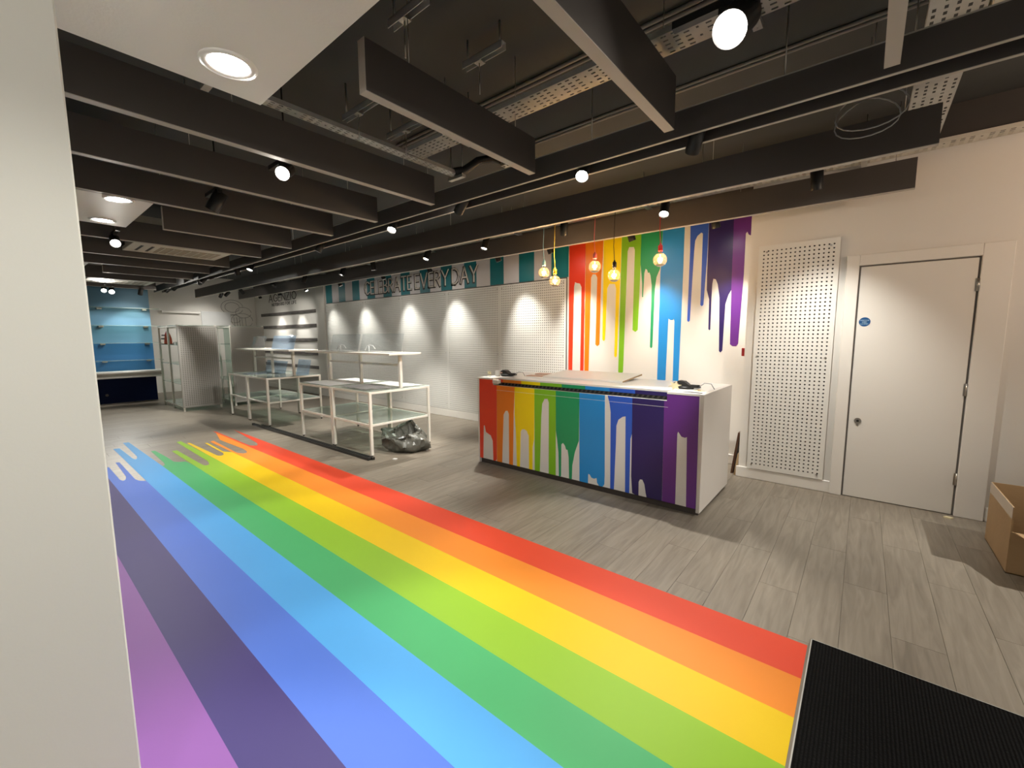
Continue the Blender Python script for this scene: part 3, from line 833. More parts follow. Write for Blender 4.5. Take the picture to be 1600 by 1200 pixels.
# lighting trough: two boards with a dark slot and a track between them
tr = thing('lighting_trough', 'long dark slotted ceiling trough carrying spotlights through the room', 'lighting trough', (-6, 2.67, ZB))
X0, X1 = XB + 0.02, XR - 0.05
for a, b in ((2.58, 2.60), (2.737, 2.757)):
    s = MB().box(X0, X1, a, b, ZB + 0.003, 2.765).build('side_board', 'baffle', tr)
    MB().box(X0, X1, a, b, ZB, ZB + 0.003).build('edge_strip', 'baffle_edge', s)
MB().box(X0, X1, 2.60, 2.737, 2.755, 2.765).build('top_board', 'baffle_inside', tr)
MB().box(X0, X1, 2.58, 2.60, 2.765, 2.772).build('edge_strip', 'baffle_edge', tr)
MB().box(X0, X1, 2.652, 2.688, 2.73, 2.755).build('track', 'black', tr)
for x in (-12, -9, -6, -3.2, -1.5, -0.4):
    MB().cyl((x, 2.67, 2.765), (x, 2.67, CEIL), 0.004, n=6).build('hanger_rod', 'steel', tr)

def track(x0, x1, y, z, label, rod_top=CEIL):
    t = thing('lighting_track', label, 'lighting track', ((x0 + x1) / 2, y, z))
    MB().box(x0, x1, y - 0.018, y + 0.018, z, z + 0.03).build('rail', 'black', t)
    MB().box(x0, x1, y + 0.03, y + 0.13, z + 0.05, z + 0.056).build('strip', 'conduit', t)
    for k in range(int((x1 - x0) / 2.0)):
        x = x0 + 0.7 + 2.0 * k
        MB().cyl((x, y, z + 0.03), (x, y, rod_top), 0.004, n=6).build('hanger_rod', 'steel', t)
    return t
track(-13.9, 0.1, 4.10, 2.785, 'black spotlight track between the two long baffles')
track(-13.9, -0.97, 4.88, 2.80, 'black spotlight track behind the last baffle against the wall', 2.938)

def spot(x, y, ztrack, aim, label, group, lit=True, power=100, cone=55, blend=0.5, r=0.042, ln=0.15, col=(1, 0.965, 0.88), drop=0.05):
    """cylinder spotlight on a track adapter; aim is the point it looks at"""
    s = thing('track_spotlight', label, 'spotlight', (x, y, ztrack), group)
    MB().box(x - 0.07, x + 0.07, y - 0.016, y + 0.016, ztrack - 0.022, ztrack).build('adapter', 'black', s)
    piv = Vector((x, y, ztrack - 0.022 - drop))
    MB().cyl((x, y, ztrack - 0.022), tuple(piv), 0.008, n=8).build('stem', 'black', s)
    d = (Vector(aim) - piv).normalized()
    back = piv - d * ln * 0.40 + Vector((0, 0, -0.012)); front = back + d * ln
    b = MB().cyl(back, front, r, r, 24, True, False)
    b.cyl(front, front - d * 0.012, r, r * 0.86, 24, False, False)
    b.cyl(front - d * 0.012, front - d * 0.02, r * 0.86, r * 0.84, 24, False, False)
    body = b.build('body', 'black', s)
    MB().cyl(front - d * 0.014, front - d * 0.018, r * 0.86, n=24).build('lens', 'lens_on' if lit else 'lens_off', s)
    if lit:
        spot_light('spot_lamp', front + d * 0.004, tuple(front + d), power, cone, blend, col, s, 0.03)
    return s

# heads in the trough over the rainbow
AZ = 2.73
A = [(-0.82, (-1.9, 4.2, 1.0), 120, 55, 'aimed down at the counter end'), (-1.56, (-1.0, 1.1, 0.6), P_TROUGH, 60, 'shining towards the camera'),
     (-2.75, (-5.4, 3.3, 0.8), 190, 55, 'turned away towards the tables'), (-3.75, (-2.9, 1.2, 0.2), P_TROUGH, 60, 'shining over the rainbow'),
     (-5.26, (-6.2, 1.6, 0), P_TROUGH, 60, 'tilted left over the rainbow drips'), (-7.51, (-7.0, 1.5, 0), P_TROUGH, 60, 'lit above the drip ends'),
     (-8.15, (-8.8, 3.4, 0.8), 80, 60, 'tilted at the glass tables'), (-9.87, (-10.4, 0.8, 0), 150, 80, 'lit near the far shelf units'),
     (-10.2, (-12.9, 3.9, 0.2), 50, 60, 'tilted at the peg-ended shelves'), (-11.9, (-13.5, 1.9, 1.5), 55, 55, 'dark body near the blue wall'),
     (-12.5, (-13.5, 1.2, 1.0), 55, 55, 'last one before the blue wall')]
for i, (x, aim, p, cone, t) in enumerate(A):
    spot(x, 2.67, AZ, aim, 'trough spotlight %s, %s from right' % (t, ORD[i]), 'spotlights in the ceiling trough', True, p, cone, 0.45, drop=0.055)
# heads between the two long baffles
Bh = [(-0.36, (-0.30, YD, 0.5), 95, 80, 'over the door wall'), (-1.52, (-1.3, 2.9, 0.5), P_FLOOR, 50, 'with glowing lens over the counter'),
      (-2.63, (-3.6, YW, 0.6), 60, 50, 'turned to the pegboard near the yellow bulb'), (-3.81, (-4.0, 3.2, 0), P_FLOOR, 55, 'glowing left of the bulbs'), (-4.96, (-5.1, 3.0, 0), P_FLOOR, 55, 'glowing above the word EVERY'),
      (-6.36, (-6.3, 4.4, 0), 150, 70, 'pointing straight down over CELEBRATE'), (-7.32, (-7.6, 3.1, 0), 160, 70, 'above the left end of the sign'),
      (-8.81, (-9.4, 3.4, 0.4), 150, 70, 'above the far glass table'), (-10.35, (-12.0, YW, 1.6), 70, 60, 'tilted at the far bay lettering'),
      (-12.3, (-13.2, YW, 1.5), 60, 60, 'farther along, tilted at the rails'), (-13.3, (-14.6, 3.2, 1.4), 35, 80, 'near the track end'), (-13.8, (XF, 3.9, 1.6), 35, 80, 'at the very end by the far wall')]
for i, (x, aim, p, cone, t) in enumerate(Bh):
    spot(x, 4.10, 2.785, aim, 'track spotlight %s, %s from right' % (t, ORD[i]), 'spotlights between the long baffles', True, p, cone, 1.0 if i == 0 or i > 5 else 0.55)
# wall washers behind the last baffle
Dh = [(-1.28, -1.12, 'over the purple drips'), (-2.21, -1.90, 'over the green drips'), (-3.37, -3.02, 'beside the pale blue bulb'), (-4.31, -4.0, 'right of the word DAY'),
      (-5.89, -5.6, 'in front of the word EVERY'), (-7.27, -6.95, 'in front of the word CELEBRATE'), (-8.9, -8.5, 'over the left teal stripes'), (-10.5, -9.8, 'at the white upright'),
      (-12.0, -11.8, 'over the slotted rails'), (-13.3, -13.1, 'at the far end of the rails')]
for i, (x, ax, t) in enumerate(Dh):
    spot(x, 4.88, 2.80, (ax, YW, 1.2), 'wall-washing spotlight %s, %s from right' % (t, ORD[i]), 'spotlights washing the wall', True, P_WALL * (1.0 if x > -10 else 0.8), 58, 1.0, drop=0.06)
# single bright heads on the near ceiling
def ceil_spot(x, y, z, aim, label, r, power, cone, **kw):
    t = spot(x, y, z, aim, label, None, kw.get('lit', True), power, cone, kw.get('blend', 0.4), r, 0.17, kw.get('col', (1, 0.965, 0.88)), drop=0.03)
    MB().cyl((x, y, z), (x, y, CEIL), 0.006, n=8).build('drop_rod', 'black', t)
    MB().box(x - 0.25, x + 0.25, y - 0.017, y + 0.017, z, z + 0.03).build('track_piece', 'black', t)
ceil_spot(-0.455, 1.93, 2.77, (-0.75, 0.0, 1.0), 'big bright spotlight at the top right, glaring at the camera', 0.062, 120, 70)
ceil_spot(-3.24, 1.42, 2.74, (-1.6, 0.1, 1.55), 'bright spotlight glaring between the first and second long baffles', 0.045, 110, 70)
ceil_spot(-4.18, 1.27, 2.70, (-4.9, 0.5, 0.9), 'unlit black spotlight body hanging under the third long baffle', 0.05, 0, 60, lit=False)
ceil_spot(-6.52, 0.95, 2.66, (-3.0, 0.6, 0.6), 'distant bright spotlight beside the second white panel', 0.045, 90, 70)
ceil_spot(-12.9, 1.62, 2.66, (-9.0, 1.0, 0.3), 'left one of two small bright lamps before the blue wall', 0.045, 90, 110)
ceil_spot(-12.9, 1.74, 2.64, (-9.0, 1.3, 0.3), 'right one of two small bright lamps before the blue wall', 0.05, 60, 70)
ceil_spot(-12.8, 2.22, 2.66, (-13.5, 2.1, 1.4), 'short black spotlight aimed at the right of the blue wall', 0.045, 45, 70)
# lamps near the entrance, behind and beside the camera, that light the pillar, mat and box
ceil_spot(0.9, -1.2, 2.58, (-1.7, -0.2, 1.75), 'spotlight by the entrance aimed at the pillar', 0.045, 42, 70)
ceil_spot(2.5, 3.9, 2.74, (0.65, 2.95, 0.0), 'spotlight by the entrance aimed at the cardboard box', 0.045, 260, 75, blend=0.8)
ceil_spot(2.1, 3.3, 2.60, (0.9, YD, 2.35), 'warm spotlight by the entrance washing the wall above the door', 0.045, 46, 110, blend=1.0, col=(1, 0.68, 0.45))

# ---------------------------------------------------------------- air conditioning cassettes and grille
def cassette(x0, x1, y0, y1, z, label):
    c = thing('air_cassette', label, 'air conditioner', ((x0 + x1) / 2, (y0 + y1) / 2, z))
    MB().cbox(x0, x1, y0, y1, z, z + 0.05, 0.006).build('fascia', 'vent_white', c)
    MB().box(x0 + 0.03, x1 - 0.03, y0 + 0.03, y1 - 0.03, z + 0.05, z + 0.35).build('casing', 'galv', c)
    MB().box(x0 + 0.13, x1 - 0.13, y0 + 0.30, y1 - 0.09, z - 0.004, z).build('intake', 'vent_tan', c)
    for k in range(7):
        y = y0 + 0.34 + k * (y1 - y0 - 0.45) / 6.5
        MB().box(x0 + 0.14, x1 - 0.14, y, y + 0.01, z - 0.008, z - 0.004).build('slat', 'vent_white', c)
    MB().box(x0 + 0.15, x1 - 0.15, y0 + 0.10, y0 + 0.13, z - 0.002, z).build('louvre', 'letter_dark', c)
    MB().box(x0 + 0.15, x1 - 0.15, y0 + 0.21, y0 + 0.24, z - 0.002, z).build('louvre', 'letter_dark', c)
cassette(-7.86, -7.12, 1.21, 2.28, 2.70, 'white ceiling air conditioning cassette between the nearer baffles')
cassette(-12.70, -11.80, 1.27, 2.31, 2.70, 'white ceiling air conditioning cassette farther back by the blue wall')
g = thing('air_grille', 'white slatted air grille in the top right corner', 'air grille', (0.65, 2.9, 2.92))
MB().cbox(0.335, 1.1, 2.3, 3.0, 2.93, 2.99, 0.004).build('frame', 'vent_white', g)
for k in range(12):
    x = 0.40 + k * 0.055
    MB().box(x, x + 0.022, 2.36, 2.93, 2.926, 2.93).build('slot', 'letter_dark', g)
MB().box(0.37, 1.06, 2.34, 2.96, 2.99, CEIL).build('duct', 'galv', g)

# ---------------------------------------------------------------- cable trays, struts, conduits
def tray(axis, a0, a1, c, wd, z, label, mt='galv', ph=0.05, rows=5):
    """perforated steel tray of slots in rows"""
    t = thing('cable_tray', label, 'cable tray', ((a0 + a1) / 2, c, z) if axis == 'x' else (c, (a0 + a1) / 2, z))
    mb = MB()
    n = int((a1 - a0) / ph); rp = wd / rows
    P = (lambda a, b: (a, b, z)) if axis == 'x' else (lambda a, b: (b, a, z))
    for i in range(n):
        for j in range(rows):
            u0 = a0 + i * ph; u1 = u0 + ph; v0 = c - wd / 2 + j * rp; v1 = v0 + rp
            solid = (i % 4 == 3)
            if solid and j % 2 == 0:
                mb.quad(P(u0, v0), P(u1, v0), P(u1, v1), P(u0, v1)); continue
            hu = ph * (0.26 if not solid else 0.12); hv = rp * (0.17 if not solid else 0.2)
            cu, cv = (u0 + u1) / 2, (v0 + v1) / 2
            o = [(u0, v0), (u1, v0), (u1, v1), (u0, v1)]
            q = [(cu - hu, cv - hv), (cu + hu, cv - hv), (cu + hu, cv + hv), (cu - hu, cv + hv)]
            b = len(mb.v)
            mb.v += [P(*p_) for p_ in o] + [P(*p_) for p_ in q]
            for k in range(4):
                e = (k + 1) % 4
                mb.f.append((b + k, b + e, b + 4 + e, b + 4 + k)); mb.s.append(False)
    mb.build('tray_base', mt, t)
    for s in (-1, 1):
        v = c + s * wd / 2
        lip = MB()
        if axis == 'x': lip.box(a0, a0 + n * ph, v - 0.001, v + 0.001, z, z + 0.03)
        else: lip.box(v - 0.001, v + 0.001, a0, a0 + n * ph, z, z + 0.03)
        lip.build('lip', mt, t)
    k = a0 + 0.5
    while k < a1:
        if axis == 'x':
            MB().box(k - 0.02, k + 0.02, c - wd / 2 - 0.05, c + wd / 2 + 0.05, z - 0.025, z - 0.002).build('bracket', 'galv', t)
            for s in (-1, 1): MB().cyl((k, c + s * (wd / 2 + 0.03), z - 0.03), (k, c + s * (wd / 2 + 0.03), CEIL), 0.004, n=6).build('rod', 'steel', t)
        else:
            MB().box(c - wd / 2 - 0.05, c + wd / 2 + 0.05, k - 0.02, k + 0.02, z - 0.025, z - 0.002).build('bracket', 'galv', t)
            for s in (-1, 1): MB().cyl((c + s * (wd / 2 + 0.03), k, z - 0.03), (c + s * (wd / 2 + 0.03), k, CEIL), 0.004, n=6).build('rod', 'steel', t)
        k += 1.9
    return t
tray('y', 0.4, 2.86, -2.95, 0.085, 2.95, 'narrow galvanised cable tray running past the white panel corner', rows=3)
tray('x', -2.88, 0.08, 2.275, 0.17, 2.95, 'galvanised perforated cable tray crossing above the large baffle', rows=5)
tray('y', 0.6, 4.62, 0.225, 0.20, 2.95, 'wide galvanised cable tray at the upper right over the trough', rows=5)
tray('x', -12.0, 2.6, 4.83, 0.15, 2.965, 'pale perforated tray running along the top of the door wall', 'vent_white', rows=5)
def strut(x0, x1, y, z, label):
    s = thing('strut_channel', label, 'strut', ((x0 + x1) / 2, y, z))
    MB().box(x0, x1, y - 0.02, y - 0.016, z, z + 0.04).box(x0, x1, y + 0.016, y + 0.02, z, z + 0.04).box(x0, x1, y - 0.02, y + 0.02, z + 0.036, z + 0.04).build('channel', 'galv', s)
    xm = x0 + (x1 - x0) * 0.4
    MB().box(xm - 0.025, xm + 0.025, y - 0.024, y + 0.024, z - 0.006, z).build('plate', 'galv', s)
    MB().cyl((xm, y, z - 0.18), (xm, y, z), 0.004, n=6).build('hanger_rod', 'steel', s)
    for x in (x0 + 0.03, x1 - 0.03):
        MB().cyl((x, y, z + 0.04), (x, y, CEIL), 0.006, n=6).build('fixing', 'steel', s)
strut(-2.02, -1.73, 1.465, 3.1, 'short steel strut hanging at the top beside the white panel')
strut(-2.02, -1.70, 2.0, 3.14, 'short steel strut beside the perforated tray')
strut(-3.0, -2.55, 1.75, 3.05, 'steel strut behind the short baffle, nearer the panel')
strut(-3.0, -2.45, 2.12, 3.05, 'steel strut behind the short baffle, nearer the trough')
def conduit(pts, label, r=0.012):
    c = thing('conduit', label, 'conduit', (pts[0][0], pts[0][1], pts[0][2]))
    for dy in (0, 0.045):
        MB().tube([(x, y + dy, z) for x, y, z in pts], r, 8).build('pipe', 'conduit', c)
conduit([(-3.5, 2.56, CEIL - 0.012), (0.33, 2.56, CEIL - 0.012)], 'pair of thin conduits on the ceiling above the perforated tray')
conduit([(-3.5, 3.32, CEIL - 0.012), (XR, 3.32, CEIL - 0.012)], 'pair of thin conduits on the ceiling behind the trough')
# black cable hose spilling from the narrow tray
tag(MB().tube([(-2.93, 2.75, 2.97), (-2.88, 2.84, 3.0), (-2.80, 2.92, 3.08), (-2.68, 3.0, 3.1), (-2.56, 3.05, 3.04), (-2.5, 3.08, 2.98)], 0.035, 10).build('cable_hose', 'black', loc=(-2.9, 2.75, 2.97)),
    'black cable hose curving out of the narrow tray end', 'hose')
tray('y', 2.92, 3.35, -2.45, 0.15, 2.97, 'short cut piece of cable tray under the black hose', rows=4)
for k, (cx, rr, y) in enumerate(((-0.08, 0.16, 3.56), (-0.06, 0.17, 3.42))):
    tag(MB().tube([(cx + rr * math.cos(1.6), y, CEIL)] + [(cx + rr * math.cos(t * .33 + 1.6), y + 0.05 * math.sin(t * .5), 2.83 + 0.75 * rr * math.sin(t * .33 + 1.6)) for t in range(20)], 0.004, 6).build('cable_loop', 'cable_grey', loc=(cx, y, 2.8)),
        ('smaller' if k == 0 else 'larger') + ' grey cable loop hanging over the long baffle end', 'cable', 'hanging cable loops')

# ---------------------------------------------------------------- pendant bulbs
def ball(mb, c, r, n=20, m=14, z0=-1.0, z1=1.0):
    prof = []
    for k in range(m + 1):
        z = z0 + (z1 - z0) * k / m
        a = math.asin(max(-1, min(1, z)))
        prof.append((max(r * math.cos(a), 0.0005), r * math.sin(a)))
    mb.lathe(prof, c, n)
PN = [(-2.97, 2.25, (0.30, 0.55, 0.60), 'pale blue'), (-2.815, 2.14, (0.75, 0.46, 0.02), 'yellow'), (-2.30, 2.25, (0.75, 0.16, 0.17), 'pink'),
      (-2.07, 2.135, (0.015, 0.010, 0.012), 'black'), (-1.588, 2.24, (0.62, 0.02, 0.02), 'red')]
for x, z, col, nm in PN:
    mat('holder_' + nm.replace(' ', '_'), col + (1,), 0.45)
    hm = 'holder_' + nm.replace(' ', '_')
    y, R = 4.20, 0.066
    p = thing('pendant_lamp', 'bare round filament bulb on a %s cord and holder' % nm, 'pendant lamp', (x, y, z - R), 'coloured cord bulbs over the counter')
    top = z + R + 0.075
    sag = 0.012
    MB().tube([(x, y, 2.834), (x - sag * .5, y, 2.70), (x - sag, y, top + 0.16), (x - sag * .4, y, top + 0.07), (x, y, top)], 0.0035, 8).build('cord', hm, p)
    MB().lathe([(0.004, 0.02), (0.012, 0.0), (0.021, -0.008), (0.022, -0.05), (0.020, -0.062), (0.003, -0.064)], (x, y, top), 20).build('holder', hm, p)
    MB().lathe([(0.0135, 0), (0.0145, -0.006), (0.0135, -0.012), (0.0145, -0.018), (0.0135, -0.022)], (x, y, top - 0.062), 16).build('screw_cap', 'steel', p)
    b = MB(); ball(b, (x, y, z), R, 24, 16, -1.0, 0.93)
    g_ = b.build('bulb', 'bulb_glass', p)
    f = MB()
    f.tube([(x + 0.020 * math.cos(t * .8), y + 0.020 * math.sin(t * .8), z - 0.008 + 0.022 * (t % 2)) for t in range(9)], 0.0032, 6)
    f.cyl((x, y, z - 0.01), (x, y, z + 0.05), 0.003, n=6)
    f.build('filament', 'filament', p)
    d = MB(); ball(d, (x, y, z - 0.0005), R * 0.985, 24, 8, -0.98, -0.72)
    d.build('mirror_bowl', 'steel', p)
    ld = bpy.data.lights.new('bulb_lamp', 'POINT'); ld.energy = P_BULB; ld.color = (1, 0.62, 0.30); ld.shadow_soft_size = 0.02
    lo = bpy.data.objects.new('bulb_lamp', ld); COL.objects.link(lo); lo.parent = p; lo.location = (0, 0, R + 0.025)

# =================================================================== COUNTER
CX0, CX1, CY0, CY1, CT = -3.50, -0.962, 3.60, 4.53, 1.03
RX0, RX1, RD = -3.255, -1.262, 0.10      # ledge recess along the front
ct = thing('sales_counter', 'long white sales counter with rainbow drip front and recessed black ledge', 'counter', ((CX0 + CX1) / 2, 4.06, 0))
MB().box(CX0 + 0.02, CX1 - 0.02, CY0 + 0.03, CY1 - 0.03, 0, 0.062).build('toe_kick', 'toe', ct)
LZ, WT = 0.952, 1.012        # ledge level, underside of the worktop
b = MB().box(RX0, RX1, CY0 + 0.02, CY0 + RD, 0.062, LZ - 0.006)
b.box(CX0 + 0.022, CX1 - 0.03, CY0 + RD, CY1 - 0.02, 0.062, WT)
b.box(CX0 + 0.022, RX0, CY0 + 0.02, CY0 + RD, 0.062, WT)
b.box(RX1, CX1 - 0.03, CY0 + 0.02, CY0 + RD, 0.062, WT)
b.build('carcass', 'counter_white', ct)
fr = MB().box(CX0 + 0.022, CX1 - 0.03, CY0 + 0.002, CY0 + 0.02, 0.062, LZ)
fr.box(CX0 + 0.022, RX0, CY0 + 0.002, CY0 + 0.02, LZ, WT).box(RX1, CX1 - 0.03, CY0 + 0.002, CY0 + 0.02, LZ, WT)
fr = fr.build('front_panel', 'counter_white', ct)
MB().cbox(CX0, CX0 + 0.022, CY0 - 0.004, CY1, 0.0, CT, 0.003).build('end_panel', 'counter_white', ct)
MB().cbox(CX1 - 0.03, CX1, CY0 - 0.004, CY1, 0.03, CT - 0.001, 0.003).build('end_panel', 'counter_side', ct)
tp = [(CX0 + 0.022, CY0 - 0.003), (RX0, CY0 - 0.003), (RX0, CY0 + RD - 0.004), (RX1, CY0 + RD - 0.004), (RX1, CY0 - 0.003), (CX1 - 0.03, CY0 - 0.003), (CX1 - 0.03, CY1), (CX0 + 0.022, CY1)]
MB().prism(tp, 'xy', WT, CT).build('worktop', 'counter_white', ct)
MB().box(RX0, RX1, CY0 + 0.018, CY0 + RD - 0.002, LZ - 0.006, LZ - 0.002).build('ledge_mat', 'rubber', ct)
MB().box(RX0, RX1, CY0 + RD - 0.004, CY0 + RD, LZ - 0.002, 0.977).build('ledge_back', 'rubber', ct)
mb = MB()
for k in range(40):
    x = RX0 + 0.03 + k * (RX1 - RX0 - 0.06) / 40
    mb.prism([(x, LZ), (x + 0.020, LZ), (x + 0.034, 0.974), (x + 0.014, 0.974)], 'xz', CY0 + RD - 0.006, CY0 + RD - 0.004)
mb.build('ledge_grips', 'toe', ct)['kind'] = 'stuff'
MB().cbox(RX0 - 0.01, RX0 + 0.075, CY0 - 0.002, CY0 + 0.05, 0.972, 1.011, 0.002).build('ledge_end_block', 'counter_white', ct)
for k, pts in COUNTER.items():
    pts = [(min(max(x, CX0 + 0.023), CX1 - 0.031), LZ if abs(z - 0.965) < 1e-4 else (WT if z > 0.99 else z)) for x, z in pts]
    if k == 'violet': pts[0] = (RX1, WT)
    if k == 'violet': pts = pts + [(-1.286, LZ), (RX1, LZ)]
    if k == 'red': pts = [pts[0], (RX0, WT), (RX0, LZ), (-3.203, LZ)] + pts[2:]
    MB().prism(pts, 'xz', CY0, CY0 + 0.002).build('stripe', 'vinyl_' + k, fr)
bands = [('red', RX0, -3.19), ('orange', -3.19, -2.92), ('yellow', -2.92, -2.66), ('lime', -2.66, -2.385), ('green', -2.385, -2.11), ('sky', -2.11, -1.845), ('blue', -1.845, -1.59), ('indigo', -1.59, RX1)]
for k, a, c in bands:
    MB().box(a, c, CY0 + RD - 0.0035, CY0 + RD, 0.977, WT).build('stripe', 'vinyl_' + k, ct)
# two thin seam lines across the front where vinyl sheets meet
MB().box(RX0 + 0.05, -1.25, CY0 - 0.0006, CY0, 0.896, 0.8985).build('sheet_seam', 'counter_white', fr)

bd = thing('loose_board', 'white laminated board with brown end lying on the counter top', 'board', (-2.35, 4.25, CT))
MB().prism([(4.03, CT), (4.05, CT), (4.52, CT + 0.040), (4.52, CT + 0.058), (4.03, CT + 0.016)], 'yz', -2.86, -1.87).build('laminate', 'trim_white', bd)
MB().prism([(4.032, CT + 0.001), (4.518, CT + 0.040), (4.518, CT + 0.054), (4.032, CT + 0.013)], 'yz', -1.87, -1.867).build('chipboard_end', 'card', bd)
for x in (-2.7, -2.0):
    MB().box(x, x + 0.05, 4.40, 4.50, CT, CT + 0.032).build('batten', 'counter_side', bd)

def scanner(x, y, label, flip=1):
    s = thing('card_terminal', label, 'card terminal', (x, y, CT))
    MB().lathe([(0.001, 0.0), (0.075, 0.0), (0.078, 0.01), (0.066, 0.022), (0.03, 0.028), (0.001, 0.029)], (x, y, CT), 20).build('base', 'black', s)
    b = MB()
    pr = [(-0.10, 0.012), (-0.09, 0.050), (-0.045, 0.072), (0.0, 0.066), (0.04, 0.036), (0.12, 0.030), (0.13, 0.012)]
    b.prism([(x + flip * u, CT + v) for u, v in pr], 'xz', y - 0.035, y + 0.03)
    b.build('handset', 'black', s)
    MB().cbox(x + flip * 0.05, x + flip * 0.12 if flip > 0 else x + flip * 0.05, y - 0.03, y + 0.025, CT + 0.03, CT + 0.036, 0.001).build('keypad', 'rubber', s) if flip > 0 else None
    MB().box(x - 0.085, x - 0.05, y - 0.0375, y - 0.034, CT + 0.030, CT + 0.046).build('label_patch', 'paper_pink', s)
    MB().tube([(x + 0.12, y, CT + 0.02), (x + 0.16, y + 0.02, CT + 0.055), (x + 0.21, y + 0.04, CT + 0.05), (x + 0.235, y + 0.05, CT + 0.004)], 0.004, 8).build('cord', 'cable_grey' , s)
scanner(-3.32, 3.93, 'black handset terminal at the left end of the counter')
scanner(-1.22, 3.93, 'black handset terminal with a curled cord at the right end of the counter')
def star(x, y, label, r=0.06, stand=True):
    pts = []
    for k in range(12):
        rr = r if k % 2 == 0 else r * 0.45
        pts.append((math.cos(k * math.pi / 6 + .2) * rr, math.sin(k * math.pi / 6 + .2) * rr))
    s = thing('paper_star', label, 'paper star', (x, y, CT))
    b = MB()
    if stand:
        b.prism([(x + u, CT + 0.045 + v * .75) for u, v in pts], 'xz', y - 0.002, y + 0.002)
        b.build('petals', 'cream', s)
        MB().prism([(x + u * 0.8, y - 0.02 + v * 0.8) for u, v in pts], 'xy', CT, CT + 0.004).build('back_petals', 'cream', s)
    else:
        b.prism([(x + u, y + v) for u, v in pts], 'xy', CT, CT + 0.005)
        b.build('petals', 'cream', s)
        MB().lathe([(0.001, 0.016), (0.014, 0.010), (0.016, 0.004)], (x, y, CT), 10).build('heart', 'plank_pale', s)
star(-1.235, 3.70, 'pale cream paper star standing before the right terminal')
star(-1.06, 3.80, 'flat cream paper star near the counter corner', 0.045, False)
star(-3.42, 3.72, 'cream paper star standing at the left counter corner', 0.04)
tag(MB().prism([(-3.40, 3.80), (-3.36, 3.82), (-3.37, 3.86)], 'xy', CT, CT + 0.07).build('paper_scrap', 'paper', loc=(-3.38, 3.82, CT)), 'folded white paper scrap beside the left terminal', 'paper')
for i, (x, y, m_, t) in enumerate(((-3.16, 4.28, 'paper_pink', 'brownish leaflet, left of two on the counter'), (-3.12, 4.04, 'paper_pink', 'brownish leaflet, right of two on the counter'), (-3.0, 3.84, 'paper', 'white sheet of paper lying on the counter'))):
    tag(MB().prism([(x, y), (x + 0.22, y + 0.02), (x + 0.20, y + 0.16), (x - 0.02, y + 0.13)], 'xy', CT, CT + 0.012 - 0.004 * i).build('leaflet', m_, loc=(x, y, CT)), t, 'leaflet')
tag(MB().prism([(-1.16, 3.66), (-0.998, 3.64), (-0.998, 3.68), (-1.1, 3.71)], 'xy', CT, CT + 0.002).build('dark_card', 'peg_dark', loc=(-1.1, 3.67, CT)), 'thin dark card at the right front corner of the counter', 'card')

# timber leaning in the corner behind the counter
for i, (x, dx, h, m_, t) in enumerate(((-1.04, 0.055, 0.46, 'plank_brown', 'dark brown plank leaning in the corner behind the counter'), (-1.0, 0.03, 0.24, 'plank_pale', 'short pale plank leaning in front of the brown one'))):
    y = 5.02 - 0.04 * i
    b = MB()
    b.prism([(x, 0.001), (x + 0.022, 0.001), (x + 0.022 + dx, h), (x + dx, h)], 'xz', y, y + 0.22 - 0.08 * i)
    tag(b.build('leaning_plank', m_, loc=(x, y, 0)), t, 'plank')

# =================================================================== TABLES
def table(x0, x1, y0, y1, label, h=0.825):
    t = thing('display_table', label, 'table', ((x0 + x1) / 2, (y0 + y1) / 2, 0), 'square glass display tables')
    L = 0.035
    for x in (x0, x1 - L):
        for y in (y0, y1 - L):
            lg = MB().cbox(x, x + L, y, y + L, 0.018, h, 0.003).build('leg', 'frame_white', t)
            MB().cyl((x + L / 2, y + L / 2, 0), (x + L / 2, y + L / 2, 0.018), 0.013, n=12).build('foot', 'rubber', lg)
    for z0, z1 in ((h - 0.03, h), (0.385, 0.41)):
        for y in (y0, y1 - L):
            MB().cbox(x0 + L, x1 - L, y + 0.004, y + L - 0.004, z0, z1, 0.002).build('rail', 'frame_white', t)
        for x in (x0, x1 - L):
            MB().cbox(x + 0.004, x + L - 0.004, y0 + L, y1 - L, z0, z1, 0.002).build('rail', 'frame_white', t)
    MB().box(x0 + 0.012, x1 - 0.012, y0 + 0.012, y1 - 0.012, h + 0.0005, h + 0.007).build('glass_top', 'glass_shelf', t)
    MB().box(x0 + 0.03, x1 - 0.03, y0 + 0.036, y1 - 0.036, 0.411, 0.418).build('lower_shelf', 'glass_green', t)
table(-5.64, -4.69, 2.895, 3.85, 'white-framed glass display table nearest the counter')
table(-6.60, -5.65, 2.895, 3.85, 'white-framed glass display table, second from the counter')
table(-8.66, -7.75, 2.86, 3.80, 'white-framed glass display table, third from the counter')
table(-9.58, -8.67, 2.86, 3.80, 'white-framed glass display table farthest from the counter')
def bench(x0, x1, xs, y, label, ym=(3.13, 3.63), h=0.832):
    t = thing('raised_shelf', label, 'raised shelf', ((x0 + x1) / 2, y, h))
    for x in xs:
        MB().cbox(x - 0.02, x + 0.02, y - 0.02, y + 0.02, h, 1.275, 0.003).build('post', 'frame_white', t)
    MB().cbox(xs[0], xs[-1], y - 0.012, y + 0.012, 1.12, 1.15, 0.002).build('rail', 'frame_white', t)
    MB().cbox(x0, x1, ym[0], ym[1], 1.275, 1.30, 0.003).build('top', 'frame_white', t)
bench(-6.86, -4.58, (-6.58, -5.68, -4.72), 3.39, 'raised white shelf standing on the two tables nearest the counter')
bench(-9.98, -7.45, (-9.55, -8.69, -7.79), 3.34, 'raised white shelf standing on the two far tables')
